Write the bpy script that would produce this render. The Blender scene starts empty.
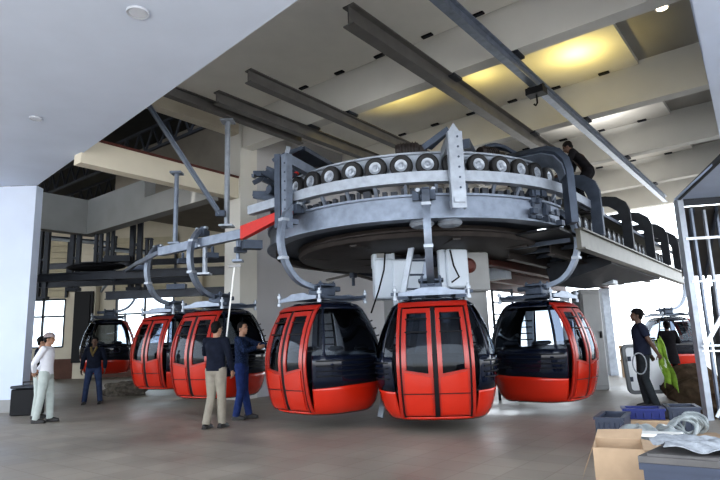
import bpy, bmesh, math, random
from math import sin, cos, pi, radians, sqrt, atan2, hypot
from mathutils import Vector, Matrix
random.seed(4)
SC = bpy.context.scene
COL = SC.collection
V = Vector

# ------------------------------------------------------------------ materials
def mat(name, col, rough=.5, metal=0.0, var=0.0, scale=6.0, bump=0.0, bscale=None, coat=0.0, spec=.5, emis=None, estr=0):
    m = bpy.data.materials.new(name); m.use_nodes = True
    nt = m.node_tree; b = nt.nodes['Principled BSDF']
    b.inputs['Base Color'].default_value = (*col, 1)
    b.inputs['Roughness'].default_value = rough
    b.inputs['Metallic'].default_value = metal
    b.inputs['Specular IOR Level'].default_value = spec
    if coat: b.inputs['Coat Weight'].default_value = coat; b.inputs['Coat Roughness'].default_value = .08
    if emis: b.inputs['Emission Color'].default_value = (*emis, 1); b.inputs['Emission Strength'].default_value = estr
    tc = nt.nodes.new('ShaderNodeTexCoord')
    if var:
        n = nt.nodes.new('ShaderNodeTexNoise'); n.inputs['Scale'].default_value = scale; n.inputs['Detail'].default_value = 5
        nt.links.new(tc.outputs['Object'], n.inputs['Vector'])
        r = nt.nodes.new('ShaderNodeMapRange'); r.inputs[1].default_value = .3; r.inputs[2].default_value = .7
        r.inputs[3].default_value = 1 - var; r.inputs[4].default_value = 1 + var
        nt.links.new(n.outputs['Fac'], r.inputs[0])
        h = nt.nodes.new('ShaderNodeVectorMath'); h.operation = 'SCALE'; h.inputs[0].default_value = col
        nt.links.new(r.outputs[0], h.inputs['Scale']); nt.links.new(h.outputs[0], b.inputs['Base Color'])
    if bump:
        n2 = nt.nodes.new('ShaderNodeTexNoise'); n2.inputs['Scale'].default_value = bscale or scale * 4
        nt.links.new(tc.outputs['Object'], n2.inputs['Vector'])
        bp = nt.nodes.new('ShaderNodeBump'); bp.inputs['Strength'].default_value = bump; bp.inputs['Distance'].default_value = .02
        nt.links.new(n2.outputs['Fac'], bp.inputs['Height']); nt.links.new(bp.outputs[0], b.inputs['Normal'])
    return m

def glass(name, tint, trans, rough=.04):
    m = bpy.data.materials.new(name); m.use_nodes = True
    nt = m.node_tree; nt.nodes.clear()
    o = nt.nodes.new('ShaderNodeOutputMaterial')
    t = nt.nodes.new('ShaderNodeBsdfTransparent'); t.inputs[0].default_value = (*[c * trans for c in tint], 1)
    g = nt.nodes.new('ShaderNodeBsdfGlossy'); g.inputs[0].default_value = (.6, .65, .72, 1); g.inputs['Roughness'].default_value = rough
    f = nt.nodes.new('ShaderNodeFresnel'); f.inputs[0].default_value = 1.5
    mx = nt.nodes.new('ShaderNodeMixShader')
    nt.links.new(f.outputs[0], mx.inputs[0]); nt.links.new(t.outputs[0], mx.inputs[1]); nt.links.new(g.outputs[0], mx.inputs[2])
    nt.links.new(mx.outputs[0], o.inputs[0])
    return m

def floor_mat():
    m = bpy.data.materials.new('floor_pavers'); m.use_nodes = True
    nt = m.node_tree; b = nt.nodes['Principled BSDF']; L = nt.links.new
    tc = nt.nodes.new('ShaderNodeTexCoord'); mp = nt.nodes.new('ShaderNodeMapping')
    mp.inputs['Rotation'].default_value = (0, 0, radians(38)); L(tc.outputs['Object'], mp.inputs[0])
    br = nt.nodes.new('ShaderNodeTexBrick'); br.inputs['Scale'].default_value = 1
    br.inputs['Brick Width'].default_value = .4; br.inputs['Row Height'].default_value = .4
    br.offset = 0; br.inputs['Mortar Size'].default_value = .006; br.inputs['Mortar Smooth'].default_value = .3
    br.inputs['Color1'].default_value = (.30, .265, .225, 1); br.inputs['Color2'].default_value = (.265, .235, .20, 1)
    br.inputs['Mortar'].default_value = (.22, .195, .165, 1); L(mp.outputs[0], br.inputs[0])
    n = nt.nodes.new('ShaderNodeTexNoise'); n.inputs['Scale'].default_value = .8; n.inputs['Detail'].default_value = 8; n.inputs['Roughness'].default_value = .65
    L(tc.outputs['Object'], n.inputs[0])
    r = nt.nodes.new('ShaderNodeMapRange'); r.inputs[1].default_value = .3; r.inputs[2].default_value = .7; r.inputs[3].default_value = .7; r.inputs[4].default_value = 1.25
    L(n.outputs[0], r.inputs[0])
    s = nt.nodes.new('ShaderNodeVectorMath'); s.operation = 'SCALE'; L(br.outputs[0], s.inputs[0]); L(r.outputs[0], s.inputs['Scale'])
    L(s.outputs[0], b.inputs['Base Color'])
    r2 = nt.nodes.new('ShaderNodeMapRange'); r2.inputs[1].default_value = .35; r2.inputs[2].default_value = .65; r2.inputs[3].default_value = .36; r2.inputs[4].default_value = .62
    L(n.outputs[0], r2.inputs[0]); L(r2.outputs[0], b.inputs['Roughness'])
    bp = nt.nodes.new('ShaderNodeBump'); bp.inputs['Strength'].default_value = .35; bp.inputs['Distance'].default_value = .01; bp.invert = True
    L(br.outputs['Fac'], bp.inputs['Height']); L(bp.outputs[0], b.inputs['Normal'])
    return m

M = dict(
    floor=floor_mat(),
    ground=mat('outdoor_concrete', (.62, .6, .57), .9, var=.08, scale=.5),
    soffit=mat('white_plaster', (.56, .62, .74), .85, var=.03, scale=1.5, bump=.06, bscale=6),
    ceil=mat('grey_ceiling_plaster', (.38, .365, .33), .85, var=.05, scale=1.2),
    panel=mat('lit_tone_ceiling_panel', (.72, .70, .65), .8, var=.04, scale=1.5),  # paler than the ceiling: light falling on this stretch is put into its colour
    beam=mat('painted_concrete_beam', (.58, .57, .54), .85, var=.04, scale=1.2),
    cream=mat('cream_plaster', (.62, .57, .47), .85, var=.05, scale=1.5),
    wall=mat('grey_wall_plaster', (.42, .42, .445), .85, var=.05, scale=1.0),  # one even lilac-grey over the whole wall
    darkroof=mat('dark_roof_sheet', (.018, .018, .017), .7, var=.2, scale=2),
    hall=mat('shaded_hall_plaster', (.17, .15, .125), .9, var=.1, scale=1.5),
    fascia=mat('grey_fascia_plaster', (.24, .24, .235), .9, var=.06, scale=1.5),
    dark=mat('dark_painted_steel', (.028, .032, .042), .55, metal=.2, var=.2, scale=5),
    joist=mat('grey_painted_steel_joist', (.13, .125, .12), .5, metal=.4, var=.15, scale=3),
    galv=mat('galvanised_steel', (.20, .23, .285), .42, metal=.55, var=.16, scale=7, bump=.05),
    galvl=mat('pale_galvanised_steel', (.34, .37, .42), .42, metal=.45, var=.14, scale=8, bump=.05),
    galvd=mat('dark_galvanised_steel', (.065, .08, .11), .5, metal=.5, var=.2, scale=6),
    olive=mat('weathered_side_beam', (.12, .115, .10), .5, metal=.3, var=.15, scale=4),
    brown=mat('brown_primer_steel', (.035, .028, .026), .6, metal=.2, var=.25, scale=5),
    rust=mat('oxide_red_steel', (.085, .018, .012), .55, var=.25, scale=5),
    redsteel=mat('bright_red_steel', (.55, .02, .012), .4, var=.08, scale=8),
    rubber=mat('black_rubber', (.018, .018, .02), .7),
    red=mat('red_gloss_shell', (.46, .022, .007), .26, var=.04, scale=2, coat=.5),
    redf=mat('red_door_frame', (.33, .018, .009), .3, coat=.4, var=.05, scale=3),
    black=mat('black_gloss_shell', (.006, .009, .020), .06, spec=.45),
    blackm=mat('black_trim', (.010, .010, .012), .5, spec=.2),
    seat=mat('dark_seat_plastic', (.03, .035, .045), .5),
    white=mat('white_cabinet_paint', (.52, .57, .64), .5, var=.04, scale=4),
    greybox=mat('grey_cabinet_paint', (.27, .27, .27), .55, var=.06, scale=4),
    pglass=glass('tinted_cabin_glass', (.88, .94, 1.0), .62),
    dglass=glass('dark_door_glass', (.7, .8, 1.0), .22),
    wglass=glass('window_glass', (.95, .98, 1), .95),
    cardboard=mat('cardboard', (.42, .30, .20), .85, var=.07, scale=9),
    caseblue=mat('slate_blue_plastic', (.035, .045, .075), .45, var=.1, scale=5),
    casetop=mat('dusty_case_top', (.10, .095, .095), .75, var=.2, scale=6),
    blue=mat('blue_tray', (.015, .025, .15), .4),
    plast=mat('clear_plastic_sheet', (.28, .31, .32), .28, var=.25, scale=14, bump=.5, bscale=18),
    whitep=mat('white_foam_sheet', (.80, .80, .78), .5, var=.05, scale=9),
    cloth=mat('grey_rag', (.30, .32, .35), .9, var=.2, scale=16, bump=.6, bscale=24, spec=.08),
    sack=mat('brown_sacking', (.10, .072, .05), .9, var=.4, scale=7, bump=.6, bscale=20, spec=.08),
    rubble=mat('grey_brown_rubble', (.16, .14, .115), .95, var=.5, scale=9, bump=.8, bscale=14),
    hiviz=mat('hi_viz_green', (.20, .31, .05), .7, var=.25, scale=12, spec=.08),
    hivizs=mat('hi_viz_band', (.62, .66, .6), .4),
    skin=mat('skin', (.30, .165, .105), .55, var=.05, scale=10),
    skind=mat('dark_skin', (.11, .06, .04), .55, var=.05, scale=10),
    hair=mat('black_hair', (.010, .009, .009), .55, var=.3, scale=40, bump=.3, spec=.08),
    shoe=mat('dark_shoe_leather', (.02, .018, .018), .5),
    shirtw=mat('white_shirt', (.68, .68, .72), .85, var=.06, scale=10, bump=.4, bscale=14, spec=.08),
    trousg=mat('pale_grey_trousers', (.42, .46, .44), .85, var=.08, scale=10, bump=.4, bscale=14, spec=.08),
    capg=mat('grey_patterned_cap', (.26, .22, .22), .85, var=.45, scale=35, spec=.08),
    jackb=mat('black_jacket', (.012, .015, .026), .75, var=.2, scale=10, bump=.4, bscale=14, spec=.08),
    jean=mat('blue_denim', (.035, .05, .10), .8, var=.2, scale=12, bump=.3, bscale=14, spec=.08),
    jeanb=mat('bright_blue_denim', (.025, .042, .13), .8, var=.2, scale=12, bump=.3, bscale=14, spec=.08),
    khaki=mat('khaki_cotton', (.26, .235, .195), .85, var=.1, scale=10, bump=.4, bscale=14, spec=.08),
    navyp=mat('navy_dotted_jacket', (.02, .032, .07), .8, var=.8, scale=55, bump=.3, bscale=14, spec=.08),
    tee=mat('navy_tee', (.022, .026, .045), .85, var=.15, scale=10, bump=.4, bscale=12, spec=.08),
    jeand=mat('charcoal_trousers', (.035, .04, .045), .85, var=.2, scale=10, bump=.3, bscale=12, spec=.08),
    kurta=mat('black_tunic', (.013, .012, .014), .85, var=.2, scale=10, bump=.3, bscale=12, spec=.08),
    scarf=mat('mustard_scarf', (.12, .09, .04), .85, var=.2, scale=20, spec=.08),
    alu=mat('white_aluminium_stud', (.66, .70, .76), .4, metal=.3, var=.08, scale=6),
    sheet=mat('corrugated_blue_white_sheet', (.44, .52, .68), .5, var=.05, scale=4),
    pad=mat('warm_white_lamp', (.9, .85, .7), .5, emis=(1, .85, .6), estr=6),
    padoff=mat('downlight_cover', (.60, .63, .70), .4),
    padring=mat('downlight_ring', (.40, .42, .47), .4),
    blind=mat('cream_blind', (.50, .45, .33), .8, var=.08, scale=3),
    winbase=mat('brown_red_wainscot', (.12, .06, .045), .8, var=.1, scale=3),
    eye=mat('dark_eye', (.01, .008, .007), .3),
    signw=mat('white_board', (.78, .80, .83), .4, var=.03, scale=3),
    signf=mat('grey_rounded_frame', (.16, .17, .18), .4),
)

# ------------------------------------------------------------------ mesh builder
class MB:
    def __init__(s): s.v = []; s.f = []; s.parts = []
    def add(s, vs, fs):
        n = len(s.v); s.parts.append((n, len(s.f))); s.v += [V(p) for p in vs]; s.f += [tuple(i + n for i in f) for f in fs]; return s
    def box(s, c, d, rz=0, mtx=None):
        x, y, z = d[0] / 2, d[1] / 2, d[2] / 2
        R = mtx or Matrix.Rotation(rz, 3, 'Z')
        vs = [V(c) + R @ V((i * x, j * y, k * z)) for i in (-1, 1) for j in (-1, 1) for k in (-1, 1)]
        return s.add(vs, [(0, 1, 3, 2), (4, 6, 7, 5), (0, 4, 5, 1), (2, 3, 7, 6), (0, 2, 6, 4), (1, 5, 7, 3)])
    def cbox(s, c, d, ch=.01, rz=0):                       # box with chamfered vertical section edges
        x, y, z = d[0] / 2, d[1] / 2, d[2] / 2; R = Matrix.Rotation(rz, 3, 'Z'); vs = []
        for zz, k in ((-z, ch), (-z + ch, 0), (z - ch, 0), (z, ch)):
            for px, py in ((-x + ch + k, -y + k), (x - ch - k, -y + k), (x - k, -y + ch + k), (x - k, y - ch - k), (x - ch - k, y - k), (-x + ch + k, y - k), (-x + k, y - ch - k), (-x + k, -y + ch + k)):
                vs.append(V(c) + R @ V((px, py, zz)))
        fs = [tuple(range(7, -1, -1)), tuple(range(24, 32))]
        for r in range(3):
            for i in range(8): fs.append((r * 8 + i, r * 8 + (i + 1) % 8, r * 8 + 8 + (i + 1) % 8, r * 8 + 8 + i))
        return s.add(vs, fs)
    def beam(s, p0, p1, w, h, up=(0, 0, 1)):
        p0, p1 = V(p0), V(p1); d = (p1 - p0).normalized(); u = V(up)
        sd = d.cross(u)
        if sd.length < 1e-3: sd = d.cross(V((1, 0, 0)))
        sd.normalize(); u = sd.cross(d).normalized()
        vs = [p + sd * (i * w / 2) + u * (j * h / 2) for p in (p0, p1) for i, j in ((-1, -1), (1, -1), (1, 1), (-1, 1))]
        return s.add(vs, [(3, 2, 1, 0), (4, 5, 6, 7), (0, 1, 5, 4), (1, 2, 6, 5), (2, 3, 7, 6), (3, 0, 4, 7)])
    def ibeam(s, p0, p1, w, h, t=.018, up=(0, 0, 1)):
        p0, p1 = V(p0), V(p1); u = V(up)
        s.beam(p0 + u * (h / 2 - t / 2), p1 + u * (h / 2 - t / 2), w, t)
        s.beam(p0 - u * (h / 2 - t / 2), p1 - u * (h / 2 - t / 2), w, t)
        return s.beam(p0, p1, t, h - 2 * t)
    def sweep(s, pts, radii, n=10, sq=None, caps=True):     # round (or rectangular when sq) section along a path
        pts = [V(p) for p in pts]
        if not hasattr(radii, '__len__'): radii = [radii] * len(pts)
        rings = []; prev = None
        for i, p in enumerate(pts):
            t = (pts[min(i + 1, len(pts) - 1)] - pts[max(i - 1, 0)])
            t = t.normalized() if t.length > 1e-9 else V((0, 0, 1))
            if prev is None:
                a = V((0, 1, 0)) if sq else (V((0, 0, 1)) if abs(t.z) < .9 else V((1, 0, 0)))
                if sq and abs(t.y) > .9: a = V((0, 0, 1))
            else: a = prev
            a = (a - t * a.dot(t)).normalized(); b = t.cross(a); prev = a
            if sq: rings.append([p + a * (x * sq[0] / 2) + b * (y * sq[1] / 2) for x, y in ((-1, -1), (1, -1), (1, 1), (-1, 1))])
            else: rings.append([p + (a * cos(k * 2 * pi / n) + b * sin(k * 2 * pi / n)) * radii[i] for k in range(n)])
        m = len(rings[0]); vs = [q for r in rings for q in r]; fs = []
        for i in range(len(rings) - 1):
            for k in range(m): fs.append((i * m + k, i * m + (k + 1) % m, (i + 1) * m + (k + 1) % m, (i + 1) * m + k))
        if caps: fs.append(tuple(range(m - 1, -1, -1))); fs.append(tuple((len(rings) - 1) * m + k for k in range(m)))
        return s.add(vs, fs)
    def tube(s, p0, p1, r, n=12, r2=None): return s.sweep([p0, p1], [r, r2 if r2 is not None else r], n)
    def limb(s, pts, radii, n=12):                          # tapered, with rounded ends
        pts = [V(p) for p in pts]; s.sweep(pts, radii, n)
        for p, r in zip(pts, radii): s.ball(p, (r, r, r), 10, 7)
        return s
    def ball(s, c, r, nu=16, nv=10, mtx=None):
        if not hasattr(r, '__len__'): r = (r, r, r)
        vs = []; fs = []; R = mtx or Matrix.Identity(3)
        for j in range(nv + 1):
            for i in range(nu):
                t = pi * j / nv; p = 2 * pi * i / nu
                vs.append(V(c) + R @ V((r[0] * sin(t) * cos(p), r[1] * sin(t) * sin(p), r[2] * cos(t))))
        for j in range(nv):
            for i in range(nu):
                fs.append((j * nu + i, (j + 1) * nu + i, (j + 1) * nu + (i + 1) % nu, j * nu + (i + 1) % nu))
        return s.add(vs, fs)
    def lathe(s, c, prof, axis=(0, 0, 1), n=24):            # prof: (radius, height along axis)
        ax = V(axis).normalized(); a = ax.orthogonal().normalized(); b = ax.cross(a)
        vs = [V(c) + ax * h + (a * cos(2 * pi * k / n) + b * sin(2 * pi * k / n)) * r for r, h in prof for k in range(n)]
        fs = [(i * n + k, i * n + (k + 1) % n, (i + 1) * n + (k + 1) % n, (i + 1) * n + k) for i in range(len(prof) - 1) for k in range(n)]
        return s.add(vs, fs)
    def arc(s, c, r0, r1, z0, z1, a0, a1, n=64):
        vs = []; fs = []
        for i in range(n + 1):
            t = a0 + (a1 - a0) * i / n
            for r, z in ((r0, z0), (r1, z0), (r1, z1), (r0, z1)): vs.append((c[0] + r * cos(t), c[1] + r * sin(t), z))
        for i in range(n):
            for k in range(4): fs.append((i * 4 + k, i * 4 + (k + 1) % 4, i * 4 + 4 + (k + 1) % 4, i * 4 + 4 + k))
        fs += [(3, 2, 1, 0), tuple(n * 4 + k for k in range(4))]
        return s.add(vs, fs)
    def poly(s, pts, z0, z1):
        n = len(pts); vs = [(x, y, z0) for x, y in pts] + [(x, y, z1) for x, y in pts]
        return s.add(vs, [tuple(range(n))[::-1], tuple(range(n, 2 * n))] + [(i, (i + 1) % n, n + (i + 1) % n, n + i) for i in range(n)])
    def sheet(s, fn, nu, nv, th=.0):                        # fn(u,v)->point ; optional thickness along normal
        P = [[V(fn(i / nu, j / nv)) for i in range(nu + 1)] for j in range(nv + 1)]
        def nrm(i, j):
            a = P[j][min(i + 1, nu)] - P[j][max(i - 1, 0)]; b = P[min(j + 1, nv)][i] - P[max(j - 1, 0)][i]
            c = a.cross(b); return c.normalized() if c.length > 1e-12 else V((0, 0, 1))
        w = nu + 1; vs = [P[j][i] for j in range(nv + 1) for i in range(w)]
        fs = [(j * w + i, j * w + i + 1, (j + 1) * w + i + 1, (j + 1) * w + i) for j in range(nv) for i in range(nu)]
        if th:
            N = len(vs); vs += [P[j][i] - nrm(i, j) * th for j in range(nv + 1) for i in range(w)]
            fs += [tuple(N + q for q in f[::-1]) for f in fs]
            bd = [(j * w, (j + 1) * w) for j in range(nv)] + [((j + 1) * w + nu, j * w + nu) for j in range(nv)]
            bd += [(i + 1, i) for i in range(nu)] + [(nv * w + i, nv * w + i + 1) for i in range(nu)]
            fs += [(a, b, N + b, N + a) for a, b in bd]
        return s.add(vs, fs)
    def mesh(s, name, m, smooth=True, ang=35, off=V((0, 0, 0))):
        me = bpy.data.meshes.new(name); me.from_pydata([tuple(p - off) for p in s.v], [], s.f)
        bm = bmesh.new(); bm.from_mesh(me); bmesh.ops.remove_doubles(bm, verts=bm.verts, dist=1e-5)
        bmesh.ops.recalc_face_normals(bm, faces=bm.faces); bm.to_mesh(me); bm.free()
        me.materials.append(m)
        if smooth:
            me.shade_smooth(); me.set_sharp_from_angle(angle=radians(ang))
        return me
    def build(s, name, m, parent=None, smooth=True, origin=None, ang=35):
        if parent is not None: off = wloc(parent)
        elif origin is not None: off = V(origin)
        else:
            xs = [p.x for p in s.v]; ys = [p.y for p in s.v]; zs = [p.z for p in s.v]
            off = V(((min(xs) + max(xs)) / 2, (min(ys) + max(ys)) / 2, min(zs)))
        o = bpy.data.objects.new(name, s.mesh(name, m, smooth, ang, off)); COL.objects.link(o)
        if parent is not None: o.parent = parent
        else: o.location = off
        return o

def pieces(mb, name, m, parent, per=1, smooth=False):     # every `per` shapes become one part of their own
    st = mb.parts[::per] + [(len(mb.v), len(mb.f))]; out = []
    for (v0, f0), (v1, f1) in zip(st, st[1:]):
        q = MB(); q.v = mb.v[v0:v1]; q.f = [tuple(i - v0 for i in f) for f in mb.f[f0:f1]]; out.append(q.build(name, m, parent, smooth=smooth))
    return out
def wloc(o):
    p = V((0, 0, 0))
    while o is not None: p += o.location; o = o.parent
    return p
def tag(o, label=None, cat=None, group=None, kind=None):
    if label: o['label'] = label
    if cat: o['category'] = cat
    if group: o['group'] = group
    if kind: o['kind'] = kind
    return o
def thing(name, loc, label, cat, group=None, rz=0):
    o = bpy.data.objects.new(name, None); COL.objects.link(o); o.location = loc; o.rotation_euler = (0, 0, rz); o.empty_display_size = .1
    return tag(o, label, cat, group)
def struct(name, mb, m, smooth=False): return tag(mb.build(name, m, smooth=smooth), kind='structure')
def copy_tree(o, parent=None):
    c = o.copy(); COL.objects.link(c)
    if parent: c.parent = parent
    for ch in [x for x in bpy.data.objects if x.parent == o]: copy_tree(ch, c)
    return c

# building frame: a runs along the cable line (away to the right), b across it (away to the left)
CX, CY = 1.15, 11.4
UX, UY, VX, VY = .616, .788, -.788, .616
def W(a, b, z=0): return V((CX + a * UX + b * VX, CY + a * UY + b * VY, z))
AZ = atan2(UY, UX)
def wbox(mb, a0, a1, b0, b1, z0, z1):
    c = W((a0 + a1) / 2, (b0 + b1) / 2, (z0 + z1) / 2); return mb.box(c, (a1 - a0, b1 - b0, z1 - z0), AZ)

# ------------------------------------------------------------------ setting
struct('floor', MB().poly([(-40, -1.5), (22, -1.5), (22, 22), (12.5, 29.0), (12.5, 36), (-40, 36)], -.2, 0), M['floor'])
tag(MB().box((0, 40, -.3), (260, 260, .2)).build('ground', M['ground'], smooth=False), kind='structure')
S0, S1, S2 = (-7.94, 13.37), (2.17, 3.37), (8.0, 11.78)
struct('ceiling', MB().poly([S0, (-14, 13.37), (-14, -1.5), (17, -1.5), (17, 24.47), (16.84, 24.45), S2, S1], 5.42, 5.6), M['soffit'])
struct('trim_1', MB().beam((*S0, 6.57), (*S1, 6.57), .12, 1.94).beam((*S1, 6.57), (14.5, 20.9, 6.57), .12, 1.94), M['soffit'])
struct('wall_left', MB().box((-11, 13.52, 2.7), (6.06, .3, 5.42)), M['soffit'])
struct('baseboard_left', MB().box((-11, 13.35, .14), (6.06, .05, .28)), M['greybox'])
mb = MB(); wbox(mb, -7, 17.4, -9, 5.6, 7.62, 7.8)
struct('ceiling_upper', mb, M['ceil'])
mb = MB()
for a0, a1 in ((-4.0, -.26), (.1, 4.04), (4.42, 8.0), (8.4, 12.0), (12.45, 16.2)): wbox(mb, a0, a1, -3.85, 5.3, 7.5, 7.62)
struct('ceiling_panel', mb, M['panel'])
for i, a in enumerate((-.2, 4.1, 8.08, 12.1, 16.2)):
    mb = MB(); wbox(mb, a, a + .34, -9, 5.3, 6.6, 7.64); struct('trim_%d' % (i + 20), mb, M['beam'])
# long wall behind the machine, bright pier at its near end, then openings over cream beams
mb = MB(); wbox(mb, .3, 12.4, 5.3, 5.6, 0, 7.62); struct('wall_back', mb, M['wall'])
mb = MB(); wbox(mb, -.28, .3, 5.22, 5.85, 0, 7.62); struct('trim_6', mb, M['beam'])
mb = MB(); wbox(mb, -4.45, -.28, 5.3, 5.6, 5.2, 5.74); struct('trim_7', mb, M['cream'])
mb = MB(); wbox(mb, -4.45, -.28, 5.28, 5.62, 5.74, 5.80); struct('trim_8', mb, M['rust'])
mb = MB(); wbox(mb, -4.45, -.28, 5.3, 5.6, 7.0, 7.62); struct('trim_9', mb, M['cream'])
mb = MB(); wbox(mb, -9, -.7, 12.0, 12.35, 5.1, 6.26); struct('trim_10', mb, M['fascia'])
mb = MB(); wbox(mb, -1.05, -.7, 5.6, 8.6, 5.1, 5.7); wbox(mb, -1.05, -.7, 8.6, 12.0, 5.1, 6.26); struct('trim_11', mb, M['fascia'])
# dark hall roof
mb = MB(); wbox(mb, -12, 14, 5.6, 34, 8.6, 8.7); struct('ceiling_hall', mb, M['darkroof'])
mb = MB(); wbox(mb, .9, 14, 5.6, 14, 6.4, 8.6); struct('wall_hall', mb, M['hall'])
# rear wall with windows
RY = 29.6
mb = MB(); Xs = [-22, -17.6, -15.1, -12.6, -9.6, -6.7, -3.0, 5.5]
def wallseg(x0, x1, z0, z1, y=RY, t=.3, m=None): mb.box(((x0 + x1) / 2, y, (z0 + z1) / 2), (x1 - x0, t, z1 - z0))
wallseg(-24, -17.9, 1.0, 8.6); wallseg(-15.6, -12.9, 1.0, 8.6); wallseg(-9.9, 4.5, 1.0, 8.6)
wallseg(-17.9, -15.6, 4.1, 8.6); wallseg(-12.9, -9.9, 4.1, 8.6); wallseg(-17.9, -15.6, 1.0, 1.6); wallseg(-12.9, -9.9, 1.0, 1.6)
struct('wall_rear', mb, M['cream'])
struct('baseboard_rear', MB().box((-10, RY - .05, .5), (28, .34, 1.0)), M['winbase'])
for i, (x0, x1) in enumerate(((-17.9, -15.6), (-12.9, -9.9))):
    mb = MB(); n = 2
    for k in range(n + 1): mb.box((x0 + (x1 - x0) * k / n, RY - .1, 2.85), (.09, .12, 2.5))
    for z in (1.62, 3.2, 4.08): mb.box(((x0 + x1) / 2, RY - .1, z), (x1 - x0, .12, .09))
    w = struct('window_%d' % (i + 1), mb, M['dark'])
    MB().box(((x0 + x1) / 2, RY, 2.85), (x1 - x0, .02, 2.5)).build('pane', M['wglass'], w)
struct('wall_hall_left', MB().box((-24, 22, 4.3), (.3, 16, 8.6)), M['cream'])
mb = MB(); wbox(mb, -9, 12.3, 5.7, 5.95, 5.9, 6.1)

# slatted blinds above the windows and grey piers on the rear wall
for i, (x0, x1) in enumerate(((-18.1, -15.5), (-13.0, -9.8))):
    o = thing('slatted_screen', ((x0 + x1) / 2, RY - .3, 4.2), ('cream slatted screen above the far left window', 'cream slatted screen above the window behind the far gondola')[i], 'screen', 'slatted screens over rear windows')
    mb = MB()
    for k in range(9): mb.box(((x0 + x1) / 2, RY - .28, 4.35 + k * .34), (x1 - x0, .05, .3))
    mb.build('slat', M['blind'], o, smooth=False)
    q_ = MB().box((x0, RY - .3, 5.75), (.1, .1, 3.2)).box((x1, RY - .3, 5.75), (.1, .1, 3.2)); pieces(q_, 'side_frame', M['dark'], o)
for i, x in enumerate((-14.3, -8.9)):
    struct('trim_%d' % (14 + i), MB().box((x, RY - .35, 3.2), (1.0, .5, 6.4)).box((x, RY - .35, 6.5), (1.3, .6, .3)), M['cream'])
tag(MB().box((-14.35, RY - .68, 2.6), (.95, .12, 3.6)).box((-14.35, RY - .76, 2.6), (.7, .06, 3.2)).build('door_1', M['blackm'], smooth=False), kind='structure')

# roof trusses in the dark hall
for i in range(6):
    a = -6.0 + i * 1.9
    mb = MB()
    mb.beam(W(a, 5.8, 8.35), W(a, 24, 8.35), .08, .08); mb.beam(W(a, 5.8, 7.6), W(a, 24, 7.6), .08, .08)
    for k in range(22):
        b0 = 5.9 + k * .8
        mb.beam(W(a, b0, 7.6), W(a, b0 + .4, 8.35), .05, .05); mb.beam(W(a, b0 + .4, 8.35), W(a, b0 + .8, 7.6), .05, .05)
    tag(mb.build('roof_truss', M['dark'], smooth=False), 'dark steel lattice truss under the dark roof at upper left', 'truss', 'lattice trusses of the dark roof')

# ------------------------------------------------------------------ ceiling fittings
VB = (-3.1, -1.93, -.78, .45, 1.6, 2.75)
names = {-.26: 'nearest', 4.04: 'second', 8.02: 'third', 12.04: 'farthest'}
order = ('rightmost', 'second from the right', 'third from the right', 'third from the left', 'second from the left', 'leftmost')
for a in names:
    for k, b in enumerate(VB):
        o = thing('ceiling_vent', W(a - .12, b, 7.47), 'small dark ceiling slot vent, %s beside the %s white beam' % (order[k], names[a]), 'vent', 'slot vents along the ceiling beams')
        o.rotation_euler[2] = AZ
        if a == -.26 and k == 0:
            pv = [MB().box((0, 0, .012), (.10, .24, .03)).mesh('vent_frame', M['blackm'], False),
                  MB().box((-.027, 0, -.008), (.012, .21, .012)).box((0, 0, -.008), (.012, .21, .012)).box((.027, 0, -.008), (.012, .21, .012)).mesh('slat', M['dark'], False)]
        for nm, me in zip(('vent_frame', 'slat'), pv):
            c = bpy.data.objects.new(nm, me); COL.objects.link(c); c.parent = o
# downlights
def downlight(p, r, label, on=False):
    o = thing('downlight', p, label, 'light')
    MB().lathe(p, [(r * .78, 0), (r, -.012), (r * 1.05, 0), (r * 1.05, .03)], n=32).build('ring', M['padring'], o)
    MB().lathe(p, [(.0001, -.004), (r * .78, -.004), (r * .78, .02)], n=32).build('cover', M['pad'] if on else M['padoff'], o)
downlight(V((-2.65, 6.29, 5.405)), .13, 'round unlit downlight in the white soffit near the top edge')
downlight(V((-5.67, 9.35, 5.405)), .10, 'round unlit downlight in the white soffit near the left edge')
downlight(W(2.04, -4.72, 7.60), .13, 'round lit downlight in the grey ceiling at top right', True)
o = thing('alarm_box', W(7.7, -1.83, 7.3), 'small dark square box hung below the second bright ceiling panel', 'box')
MB().box(W(7.7, -1.83, 7.3), (.26, .2, .2), AZ).build('housing', M['greybox'], o, smooth=False)
MB().box(W(7.58, -1.83, 7.3), (.03, .14, .13), AZ).build('front_plate', M['blackm'], o, smooth=False)

# overhead steel joists (I-beams)
JZ = 6.42
def joist(a0, a1, b, label, h=.27, w=.18, z=JZ, m='joist'):
    o = thing('steel_joist', W(a0, b, z), label, 'beam', 'steel joists hung under the ceiling')
    MB().ibeam(W(a0, b, z), W(a1, b, z), w, h, .025).build('girder', M[m], o, smooth=False)
    for a in (-.1, 4.2, 8.2, 12.2):
        if a0 < a < a1:
            MB().box(W(a + .1, b, 6.575), (.34, .3, .05), AZ).build('hanger_bracket', M['dark'], o, smooth=False)
joist(-6.5, 14.5, -2.42, 'grey ceiling joist with a black hoist trolley on it, rightmost of the joists', .24, .15, m='galv')
joist(-3.35, 7.5, -1.08, 'thick grey ceiling joist whose open end shows at top centre', .36, .22)
joist(-3.06, 7, 1.66, 'dark grey ceiling joist ending above the left drive tyres')
joist(-2.88, 6.5, 2.87, 'grey ceiling joist ending just right of the tall hanger post')
joist(-4.6, .1, 3.32, 'short grey ceiling joist carrying the tall hanger post', .24, .16)
o = thing('hoist_trolley', V((3.69, 10.69, 6.1)), 'black hoist trolley clamped on the rightmost ceiling joist', 'hoist')
MB().box((3.69, 10.69, 6.2), (.26, .36, .14), AZ).build('trolley_frame', M['blackm'], o, smooth=False)
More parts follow.
